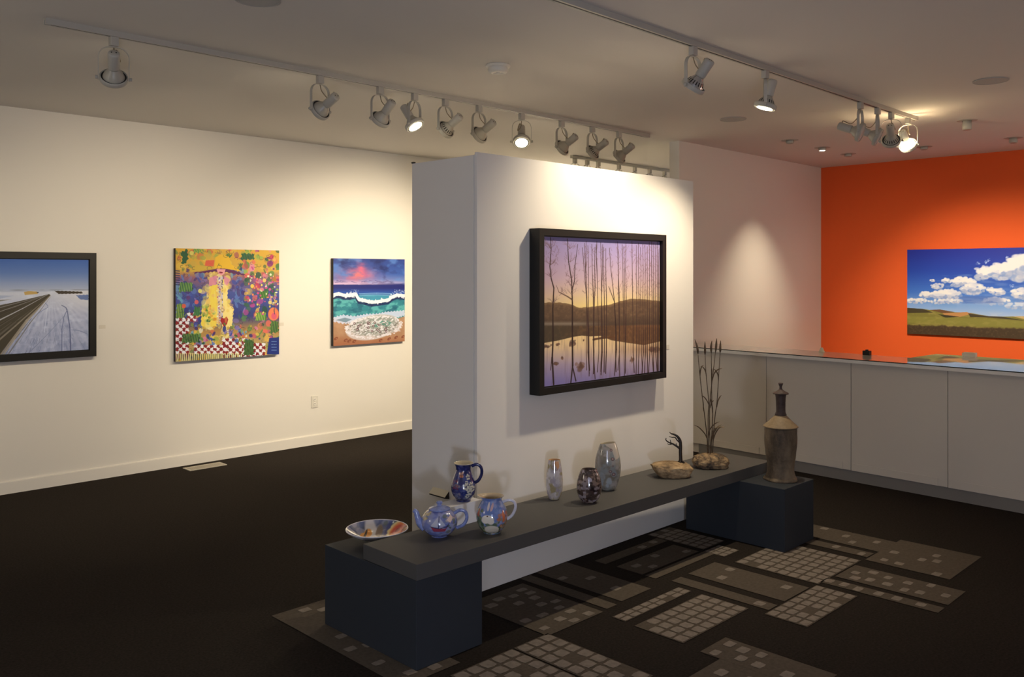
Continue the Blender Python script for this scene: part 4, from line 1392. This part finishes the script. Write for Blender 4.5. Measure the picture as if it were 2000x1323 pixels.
bowl_part('body', out, Po)
# inside drawn in plan: colour from x,y position
Pi = pot_paint(260, 80, 63)
pr = np.array(inn); sg = np.r_[0, np.cumsum(np.hypot(*np.diff(pr, axis=0).T))]
rr = np.interp(np.linspace(0, sg[-1], Pi.h), sg, pr[:, 0])[::-1]
aa = -PI / 2 + (np.arange(Pi.w) / Pi.w - .5) * 2 * PI
RX, RY = rr[:, None] * np.cos(aa)[None], rr[:, None] * np.sin(aa)[None]
Pi.c[:] = (92, 100, 136)
rng = np.random.default_rng(5)
def plan(x, y, rx, ry, col, a=1.0, rot=0):
    dx, dy = RX - x, RY - y
    c, s_ = math.cos(rot), math.sin(rot)
    d = np.hypot((dx * c + dy * s_) / rx, (-dx * s_ + dy * c) / ry)
    Pi.blend(np.clip((1 - d) / .3 + .5, 0, 1) * a, col)
for _ in range(90):
    plan(rng.uniform(-.14, .14), rng.uniform(-.14, .14), rng.uniform(.008, .03), rng.uniform(.008, .03),
         [(74, 88, 136), (130, 136, 160), (150, 148, 160), (96, 108, 104), (70, 74, 100), (176, 172, 190)][rng.integers(6)], rng.uniform(.5, .9), rng.uniform(0, 3))
plan(-.035, .06, .030, .10, (206, 202, 206), .9, .3); plan(0, .07, .016, .05, (120, 104, 90), .9)
plan(.045, .02, .02, .11, (56, 66, 128), .8)
for k in range(9):
    a = k * 2 * PI / 9
    plan(.088 + .03 * math.cos(a), .055 + .045 * math.sin(a), .022, .022, (226, 206, 150))
plan(.088, .055, .036, .05, (222, 120, 70)); plan(.088, .055, .026, .036, (196, 60, 50)); plan(.09, .055, .012, .018, (150, 24, 30))
plan(.13, .02, .02, .06, (190, 70, 80), .8); plan(.128, .03, .014, .02, (120, 60, 70))
plan(-.05, .045, .018, .04, (214, 140, 52)); plan(-.066, .01, .016, .035, (222, 150, 60)); plan(-.06, .03, .005, .05, (40, 34, 30))
plan(-.07, -.06, .03, .02, (150, 60, 90), .9); plan(-.02, -.09, .05, .012, (196, 150, 170), .9); plan(.05, -.08, .04, .02, (206, 186, 130), .9)
plan(.06, -.05, .03, .02, (52, 60, 120), .9)
Pi.blend((np.hypot(RX, RY) > .1425).astype(float), (214, 206, 208))
V = np.stack([RX, RY, np.repeat(np.interp(np.linspace(0, sg[-1], Pi.h), sg, pr[:, 1])[::-1][:, None], Pi.w, 1)], -1).reshape(-1, 3)
color_mesh('painted_inside', V, grid_faces(Pi.w, Pi.h, True), Pi.c.reshape(-1, 3), M['glaze'], t, True)
bm = bmesh.new(); lathe(bm, [(.1455, .0630), (.1478, .0652), (.1470, .0682), (.1440, .0682), (.1440, .0660)], 64); obj('rim', bm, M['glazewhite'], t, True)

# --- teapot
t = tea = thing('teapot', 'pale blue painted teapot with a small red boat, on the near end of the bench', 'teapot', (2.582, 3.055, .4458), ROT)
P = pot_paint(260, 110, 71); P.c[:] = (120, 130, 186)
spatter(P, 240, [(96, 108, 176), (140, 150, 200), (160, 160, 196), (110, 120, 150), (150, 156, 190)], r=(5, 16))
spatter(P, 40, [(110, 116, 96), (90, 104, 90), (190, 176, 170)], x0=205, x1=330, y0=15, y1=75, r=(4, 9))
spatter(P, 30, [(214, 196, 150), (230, 214, 190), (130, 130, 90)], x0=90, x1=140, y0=5, y1=35, r=(4, 9))
P.poly([(158, 50), (176, 54), (206, 54), (212, 48), (204, 64), (166, 64)], (150, 60, 84)); P.line([(156, 49), (184, 54), (214, 48)], 2.5, (40, 34, 50))
P.line([(183, 52), (184, 18)], 2, (44, 44, 64)); P.poly([(181, 50), (180, 20), (156, 48)], (186, 188, 204)); P.poly([(187, 48), (186, 22), (206, 46)], (178, 184, 204))
P.line([(206, 52), (228, 30)], 2, (60, 60, 80)); P.poly([(210, 30), (236, 16), (240, 26), (222, 40)], (224, 200, 190))
pot_mesh('body', dense([(.036, 0), (.040, .006), (.058, .018), (.074, .040), (.079, .062), (.074, .085), (.060, .104), (.045, .115), (.041, .118)], 6), P, t)
bm = bmesh.new(); lathe(bm, dense([(.047, .1165), (.046, .121), (.034, .127), (.018, .131), (.010, .134), (.011, .140), (.014, .145), (.011, .151), (0, .153)], 4), 36)
obj('lid', bm, M['glazeblue'], t, True)
bm = bmesh.new(); tube(bm, smooth_path([(-.060, -.005, .040), (-.082, -.005, .058), (-.094, -.005, .082), (-.100, -.005, .104), (-.112, -.005, .113)], 6), [.024, .019, .013, .011, .009], 14)
obj('spout', bm, M['glazeblue'], t, True)
handle('handle', [(.062, 0, .098), (.090, 0, .112), (.113, 0, .104), (.119, 0, .076), (.104, 0, .048), (.074, 0, .034)], .0075, M['glazeblue'], t, 1.0)

tea.scale = (1.06, 1.06, 1.05)

# --- rabbit pitcher
t = thing('pitcher', 'pale blue pitcher with a painted white rabbit, in front of the white riser', 'pitcher', (2.792, 2.925, .4455), ROT)
P = pot_paint(300, 150, 81); P.c[:] = (112, 132, 190)
spatter(P, 200, [(90, 116, 186), (130, 150, 200), (100, 124, 176), (150, 160, 200)], y0=5, y1=70, r=(5, 14))
spatter(P, 220, [(92, 108, 84), (120, 126, 96), (150, 150, 120), (80, 92, 76)], y0=62, y1=100, r=(4, 11))
spatter(P, 60, [(92, 110, 80), (130, 140, 100), (70, 90, 70)], x0=92, x1=146, y0=35, y1=95, r=(4, 9))
spatter(P, 40, [(196, 120, 86), (206, 150, 110), (170, 96, 80), (150, 134, 108)], x0=206, x1=262, y0=42, y1=86, r=(4, 9))
P.ell(212, 82, 10, 16, (64, 84, 60))
P.poly([(112, 48), (122, 26), (130, 52)], (176, 80, 70)); P.poly([(222, 44), (232, 34), (240, 60), (226, 66)], (206, 116, 80))
ry = 100 / 150 * 300 / 360   # keeps ellipses round on this field
def re(x, y, rx, ryy, c): P.ell(x, y, rx, ryy, c, 1.0, 0, .12)
re(181, 83, 33, 23, (214, 206, 190)); re(190, 88, 26, 18, (206, 196, 178)); re(166, 55, 24, 18, (170, 160, 146)); re(166, 54, 22, 17, (230, 224, 212)); re(156, 58, 14, 13, (228, 220, 208)); re(178, 60, 12, 12, (226, 218, 204))
P.ell(166, 24, 5.5, 20, (222, 206, 200), 1, .06, .2); P.ell(183, 25, 6, 20, (206, 170, 170), 1, .3, .2)
P.ell(165, 47, 3.4, 3.2, (90, 52, 36))
for k in range(7):
    P.line([(150 + k * 8, 90), (150 + k * 8, 99)], 1.4, (110, 100, 92))
def lip(Xc, Yc, Z, A):
    w = np.clip((Z - .150) / .03, 0, 1)
    s_ = np.clip(-np.cos(A), 0, 1) ** 3
    return Xc - .016 * w * s_, Yc, Z + .004 * w * s_ - .006 * w
outp = dense([(.040, 0), (.042, .006), (.056, .020), (.070, .050), (.074, .080), (.068, .108), (.054, .136), (.046, .152), (.048, .164), (.056, .174)], 5)
pot_mesh('body', outp, P, t, mod=lip)
Pq = pot_paint(300, 20, 82); Pq.c[:] = (208, 190, 160)
pot_mesh('inner_wall', dense([(.060, .09), (.050, .130), (.0425, .152), (.0445, .164), (.0560, .1742)], 4), Pq, t, mod=lip)
handle('handle', [(.050, 0, .140), (.080, 0, .150), (.105, 0, .140), (.110, 0, .112), (.094, 0, .078), (.070, 0, .060)], .0072, M['glazewhite'], t, 1.0)

# --- riser and dark blue jug
rs = obj('riser', boxbm(2.672, 2.888, 3.100, 3.20, .446, .547, bevel=.001), M['white'])
tag(rs, 'white block riser on the bench beneath the dark blue jug', 'riser')
t = thing('jug', 'dark blue jug with white flowers and a butterfly, standing on the white riser', 'jug', (2.814, 3.148, .5475), ROT)
P = pot_paint(280, 150, 91); P.c[:] = (38, 46, 104)
spatter(P, 240, [(28, 34, 84), (52, 60, 130), (44, 52, 112), (70, 78, 140)], r=(4, 12))
spatter(P, 90, [(110, 116, 150), (86, 96, 130), (130, 120, 130)], x0=110, x1=250, y0=52, y1=88, r=(3, 8))
spatter(P, 26, [(140, 60, 80), (120, 50, 70)], x0=122, x1=156, y0=38, y1=62, r=(2, 5))
for x, y, q in ((212, 32, 13), (196, 56, 15), (222, 52, 12), (232, 62, 13), (208, 64, 12), (216, 70, 14), (204, 80, 12), (200, 46, 9)):
    for k in range(5):
        a = k * 2 * PI / 5 + x
        P.ell(x + q * .62 * math.cos(a), y + q * .42 * math.sin(a), q * .5, q * .36, (206, 202, 182), .95)
    P.ell(x, y, q * .28, q * .22, (92, 84, 100))
P.ell(162, 24, 12, 6, (196, 150, 140), 1, .5); P.ell(176, 22, 11, 6, (206, 160, 140), 1, -.5); P.ell(166, 30, 8, 6, (180, 110, 80)); P.ell(176, 30, 8, 6, (190, 120, 90))
P.line([(169, 16), (172, 38)], 2, (60, 30, 30)); P.line([(156, 27), (186, 26)], 2, (90, 40, 30))
pot_mesh('body', dense([(.036, 0), (.037, .008), (.042, .014), (.055, .034), (.061, .062), (.057, .092), (.046, .122), (.038, .145), (.037, .160), (.041, .172), (.047, .182)], 5), P, t)
bm = bmesh.new(); lathe(bm, dense([(.034, .13), (.0345, .158), (.038, .172), (.0455, .1835), (.0475, .1835), (.0472, .1815)], 4), 48); obj('inner_rim', bm, M['cream'], t, True)
handle('handle', [(.040, 0, .168), (.066, 0, .176), (.086, 0, .160), (.088, 0, .130), (.074, 0, .100), (.054, 0, .086)], .0078, M['glazedark'], t, 1.0)

# --- three mottled vases
def mottled(seed, base, pal, n, r):
    P = pot_paint(200, 130, seed); P.c[:] = base
    spatter(P, n, pal, r=r, a=(.25, .6))
    for i, c in enumerate(pal):
        P.blend(np.clip((P.noise(9, 6, 4, seed * 7 + i) - .56) * 9, 0, 1) * .85, c)
    return P
def vase(label, loc, prof, P, sx, sy, cut=None, extra_rz=0.0, inner=(120, 110, 96)):
    t = thing('vase', label, 'vase', loc, ROT + extra_rz)
    pot_mesh('body', prof, P, t, sx, sy, cut)
    top = prof[-1]
    bm = bmesh.new(); lathe(bm, [(top[0] * .86, top[1] - .05), (top[0] * .9, top[1] - .004), (top[0], top[1])], 40, 'z', sx, sy)
    if cut:
        for v in bm.verts:
            a = math.atan2(v.co.y, v.co.x)
            q = cut(np.array(v.co.x), np.array(v.co.y), np.array(v.co.z), np.array(a))
            v.co = (float(q[0]), float(q[1]), float(q[2]))
    obj('inner_rim', bm, mat('vase_inner_%d' % len(bpy.data.materials), inner, .3), t, True)
    return t
P = mottled(101, (196, 186, 180), [(206, 198, 200), (186, 178, 176), (214, 208, 206), (176, 164, 140), (170, 160, 170)], 170, (6, 18))
P.blend(np.clip((P.noise(9, 6, 3, 330) - .60) * 10, 0, 1) * .8, (152, 138, 92))
P.poly([(172, 2), (222, 2), (222, 16), (206, 22), (176, 8)], (206, 150, 104), .9); P.ell(196, 22, 9, 6, (120, 92, 96)); P.ell(196, 22, 6, 4, (196, 170, 160))
vase('slim pale vase with an orange lip, leftmost of the three mottled vases', (3.436, 3.115, .4455),
     dense([(.024, 0), (.028, .004), (.040, .035), (.0455, .085), (.043, .135), (.037, .180), (.032, .212)], 5), P, 1.0, .8, inner=(190, 150, 110))
P = mottled(102, (58, 44, 42), [(40, 30, 30), (72, 56, 52), (50, 38, 36), (84, 68, 62)], 150, (6, 18))
for i, c in enumerate([(168, 158, 164), (128, 108, 100), (150, 138, 140)]):
    P.blend(np.clip((P.noise(14, 8, 4, 300 + i) - .60) * 12, 0, 1) * .85, c)
P.ell(180, 26, 10, 16, (176, 172, 190), .85, -.5); P.ell(236, 74, 14, 13, (190, 176, 176), .8); P.ell(188, 92, 18, 6, (170, 158, 140), .9); P.ell(130, 34, 14, 9, (168, 150, 140), .8)
vase('squat dark brown mottled vase, in front of the two pale vases', (3.521, 2.945, .4455),
     dense([(.030, 0), (.036, .003), (.054, .025), (.066, .065), (.064, .108), (.053, .148), (.043, .170), (.038, .176)], 5), P, 1.0, .85, inner=(60, 46, 42))
P = mottled(103, (146, 140, 130), [(160, 156, 148), (128, 122, 110), (170, 162, 158), (140, 146, 146), (120, 112, 100)], 190, (8, 24))
spatter(P, 10, [(150, 160, 170), (164, 172, 180)], y0=60, y1=90, x0=140, x1=240, r=(8, 14))
P.poly([(150, 0), (250, 0), (250, 30), (214, 34), (200, 12)], (206, 192, 176), .8)
for x, y, q in ((196, 14, 8), (200, 32, 9), (188, 56, 7), (204, 62, 9), (200, 46, 4)):
    P.ell(x, y, q, q * .8, (96, 60, 62)); P.ell(x, y, q * .66, q * .5, (172, 152, 146))
def slant(Xc, Yc, Z, A):
    w = np.clip((Z - .20) / .075, 0, 1)
    return Xc, Yc, Z + w * .12 * Xc - .006 * w
vase('tallest of the three mottled vases, grey with small rings down its side', (3.797, 3.040, .4455),
     dense([(.030, 0), (.036, .003), (.048, .018), (.064, .06), (.072, .11), (.070, .165), (.058, .220), (.048, .252), (.042, .268)], 5), P, 1.0, .7, slant, inner=(170, 160, 140))

# ------------------------------------------------------------------ rocks
def rock_bm(sx, sy, sz, seed, flat=0.25, rough=.16):
    bm = bmesh.new()
    bmesh.ops.create_icosphere(bm, subdivisions=5, radius=1)
    off = Vector((seed * 3.7, seed * 1.3, seed * 2.1))
    for v in bm.verts:
        n = v.co.normalized()
        d = 1 + rough * noise.fractal(n * 1.6 + off, 1.0, 2.0, 5) + .05 * noise.noise(n * 7 + off)
        p = n * d
        # facets: squarish section
        e = (abs(n.x) ** 3.2 + abs(n.y) ** 3.2 + abs(n.z) ** 3.2) ** (-1 / 3.2)
        p = p * (0.45 + 0.55 * e)
        v.co = (p.x * sx, p.y * sy, p.z * sz)
    for v in bm.verts:
        if v.co.z < -sz * (1 - flat):
            v.co.z = -sz * (1 - flat) + (v.co.z + sz * (1 - flat)) * .04
    zmin = min(v.co.z for v in bm.verts)
    for v in bm.verts:
        v.co.z -= zmin
    return bm


# --- wind-bent iron tree on a rock
D1 = 5.153; S1 = 1690 / D1
t = thing('tree_sculpture', 'small black iron wind-bent tree on a tan sandstone rock', 'sculpture', (4.311, 2.985, .4455), ROT)
bm = rock_bm(.128, .085, .062, 2, .35, .09)
for v in bm.verts:                      # undercut at the left, tapering up to the right
    k = (v.co.z / .1)
    if v.co.x < 0:
        v.co.x *= .58 + .50 * k
    v.co.x += .006
    if v.co.z > .062:
        v.co.z = .062 + (v.co.z - .062) * .55
obj('rock', bm, M['rock'], t, True)
px0, py0 = 1310, 931
def A(x, y, dy=0.0):                    # offsets measured on the object itself: metres right / up from its foot
    return ((x - px0) / S1, dy, (py0 - y) / S1)
def zz(x, y): return (1250 + x / 7.78, 780 + y / 7.78)
def T(pts, dy=0.0): return [A(*zz(x, y), dy + i * .004) for i, (x, y) in enumerate(pts)]
def limb(name, pts, rad, parent, m, dy=0.0, seg=10):
    bm = bmesh.new(); tube(bm, smooth_path(T(pts, dy), 6), rad, seg)
    return obj(name, bm, m, parent, True)
tk = limb('trunk', [(640, 985), (642, 900), (640, 800), (645, 720), (638, 640), (600, 580), (550, 550), (510, 540), (485, 520)], [.0125, .0105, .010, .0095, .009, .0075, .0055, .004, .0022], t, M['iron'])
limb('branch', [(625, 750), (580, 720), (520, 685), (480, 672), (440, 650), (425, 630), (430, 605)], [.0075, .006, .005, .0042, .0036, .003, .002], tk, M['iron'])
limb('branch', [(630, 665), (590, 630), (560, 590), (520, 590), (472, 578)], [.005, .004, .0036, .003, .0018], tk, M['iron'])
limb('branch', [(495, 675), (490, 650), (483, 622)], [.0034, .0026, .0015], tk, M['iron'])
limb('branch', [(510, 682), (470, 695), (440, 682)], [.0034, .0026, .0015], tk, M['iron'])
limb('branch', [(580, 712), (575, 695), (574, 675)], [.003, .0024, .0015], tk, M['iron'])
for a in (0.2, 1.6, 2.9, 4.3, 5.4):
    bm = bmesh.new()
    bx, _, bz = A(*zz(642, 940))
    tube(bm, smooth_path([(bx, 0.0, bz + .006), (bx + .012 * math.cos(a), .012 * math.sin(a), bz - .004), (bx + .026 * math.cos(a), .026 * math.sin(a), bz - .016)], 4), [.006, .004, .002], 8)
    obj('root', bm, M['iron'], tk, True)

# --- bronze cattails on a rock
D2 = 5.385; S2 = 1690 / D2
t = thing('cattail_sculpture', 'tall bronze cattail stalks rising from a speckled rock beside the partition edge', 'sculpture', (4.690, 2.938, .4455), ROT)
obj('rock', rock_bm(.110, .080, .052, 5, .3, .09), M['rock2'], t, True)
px1, py1 = 1389, 914
def C(x, y, dy=0.0):
    X_, Y_ = 1340 + x / 4.41, 640 + y / 4.41
    return ((X_ - px1) / S2, dy, (py1 - Y_) / S2)
def path(pts, d0, d1):
    n = len(pts)
    return smooth_path([C(x, y, d0 + (d1 - d0) * i / (n - 1)) for i, (x, y) in enumerate(pts)], 6)
stalks = [([(190, 1130), (180, 930), (145, 650), (118, 430), (97, 225)], .0, -.03), ([(200, 1130), (198, 800), (205, 650), (185, 430), (176, 235)], .01, .03),
          ([(215, 1130), (232, 760), (224, 640), (220, 440), (217, 215)], .0, -.01), ([(212, 1130), (205, 760), (222, 560), (245, 400), (270, 215)], -.01, .04),
          ([(232, 1130), (250, 820), (272, 640), (284, 440), (297, 215)], .01, .0)]
tips = [[(97, 225), (90, 165), (68, 98)], [(176, 240), (175, 180), (174, 125)], [(217, 218), (216, 160), (222, 112)], [(270, 220), (276, 150), (278, 98)], [(297, 218), (298, 165), (300, 112)]]
for (pts, a, b), tp in zip(stalks, tips):
    bm = bmesh.new(); tube(bm, path(pts, a, b), [.0033, .0030, .0026, .0021], 8)
    s_ = obj('stalk', bm, M['bronze'], t, True)
    bm = bmesh.new(); tube(bm, path(tp, b, b - .004), [.0024, .0062, .0072, .0066, .0052, .0034, .0014], 10)
    obj('seed_head', bm, M['bronze'], s_, True)
leaves = [([(190, 985), (165, 920), (110, 860), (66, 838)], .0, -.02), ([(200, 1000), (215, 900), (260, 845), (310, 825)], .02, .05), ([(212, 1000), (218, 930), (240, 870), (290, 850)], -.02, -.03),
          ([(240, 990), (255, 920), (290, 865), (335, 858)], .01, -.01), ([(232, 1010), (250, 930), (285, 870), (330, 845)], .03, .04), ([(118, 430), (120, 370), (130, 335), (146, 320)], -.02, -.03),
          ([(186, 460), (180, 390), (160, 350), (135, 340)], .02, .03), ([(238, 460), (250, 400), (280, 365), (316, 354)], .02, .0), ([(280, 460), (276, 410), (258, 375), (230, 350)], .0, -.02),
          ([(205, 680), (190, 640), (165, 605), (140, 592)], .01, .02), ([(222, 680), (215, 640), (208, 605)], -.01, -.02), ([(215, 700), (225, 650), (242, 630)], .01, .0),
          ([(270, 690), (280, 640), (298, 605), (316, 588)], .0, .02), ([(150, 720), (147, 660), (138, 600)], -.01, -.02), ([(232, 760), (228, 700), (218, 650)], .0, -.01), ([(222, 460), (222, 400), (226, 350)], -.005, -.01)]
for pts, a, b in leaves:
    bm = bmesh.new(); tube(bm, path(pts, a, b), [.0022, .0062, .0074, .0060, .0012], 8, .5)
    obj('leaf', bm, M['bronze'], t, True)

# --- tall lidded bottle
t = thing('lidded_bottle', 'tall brown stoneware bottle with a lid, on the far pedestal', 'bottle', (4.965, 2.612, .3776), ROT)
prof = [(0, 0), (.098, 0), (.101, .004), (.099, .012), (.090, .024), (.082, .050), (.080, .075), (.084, .115), (.091, .165), (.096, .215), (.098, .270), (.097, .315), (.094, .3255)]
bm = bmesh.new(); lathe(bm, dense(prof[1:], 4), 56)
for v in bm.verts:
    if v.co.z < .02:
        a = math.atan2(v.co.y, v.co.x); k = 1 + .03 * math.sin(a * 5) + .02 * math.sin(a * 11 + 1)
        v.co.x *= k; v.co.y *= k
    elif v.co.z > .08:
        v.co *= 1; q = 1 + .008 * math.sin(v.co.z * 420); v.co.x *= q; v.co.y *= q
obj('body', bm, M['clay'], t, True)
bm = bmesh.new(); lathe(bm, [(.094, .3262), (.1035, .3275), (.1055, .331), (.102, .335), (.068, .366), (.038, .396), (.034, .400)], 56)
obj('shoulder', bm, M['claylight'], t, True)
bm = bmesh.new(); lathe(bm, dense([(.034, .3995), (.035, .404), (.0335, .409), (.031, .414), (.0285, .43), (.0285, .48), (.031, .515), (.034, .531)], 5), 40)
for v in bm.verts:
    q = 1 + .012 * math.sin(v.co.z * 700); v.co.x *= q; v.co.y *= q
obj('neck', bm, M['claydark'], t, True)
bm = bmesh.new(); lathe(bm, [(.033, .5312), (.047, .531), (.0485, .535), (.044, .540), (.026, .549), (.012, .559), (.0085, .566), (.008, .576), (.0125, .588), (.0150, .595), (.0125, .600), (0, .600)], 40)
obj('lid', bm, M['claydark'], t, True)

# ------------------------------------------------------------------ small things on the counter
def on_counter(dx, dy):
    p = Matrix.Rotation(-ang, 3, 'Z') @ Vector((dx, dy, 0))
    return (6.90 + p.x, 4.655 + p.y, .9832)
x, y, z = on_counter(.32, -1.66)
t = thing('black_gadget', 'small black box with a raised centre standing on the glass counter', 'gadget', (x, y, z), -ang)
obj('body', boxbm(-.02, .02, -.030, .030, 0, .036, bevel=.003), M['blackplastic'], t)
obj('top_knob', boxbm(-.008, .008, -.010, .010, .0362, .045, bevel=.002), M['blackplastic'], t)
x, y, z = on_counter(.30, -1.27)
t = thing('card_stand', 'tiny beige pyramid-shaped stand near the white wall on the counter', 'stand', (x, y, z), -ang)
bm = bmesh.new()
lo = [bm.verts.new(p) for p in ((-.014, -.022, 0), (.014, -.022, 0), (.014, .022, 0), (-.014, .022, 0))]
hi = [bm.verts.new(p) for p in ((-.003, -.008, .038), (.003, -.008, .038), (.003, .008, .038), (-.003, .008, .038))]
bm.faces.new(lo[::-1]); bm.faces.new(hi)
for i in range(4):
    bm.faces.new((lo[i], lo[(i + 1) % 4], hi[(i + 1) % 4], hi[i]))
obj('stand_body', bm, M['card'], t)
obj('card_edge', boxbm(-.0015, .0015, -.012, -.0085, .004, .036), M['plastic'], t)
x, y, z = on_counter(.80, -2.28)
t = thing('card_holder', 'white box of cards on the right part of the counter, below the cloud painting', 'card holder', (x, y, z), -ang)
bm = bmesh.new()
box(bm, -.022, -.019, -.05, .05, 0, .026); box(bm, .019, .022, -.05, .05, 0, .034); box(bm, -.019, .019, -.05, -.047, 0, .03); box(bm, -.019, .019, .047, .05, 0, .03); box(bm, -.019, .019, -.047, .047, 0, .003)
obj('tray', bm, M['plastic'], t)
obj('card_stack', boxbm(-.016, .016, -.045, .045, .0032, .031), M['card'], t)
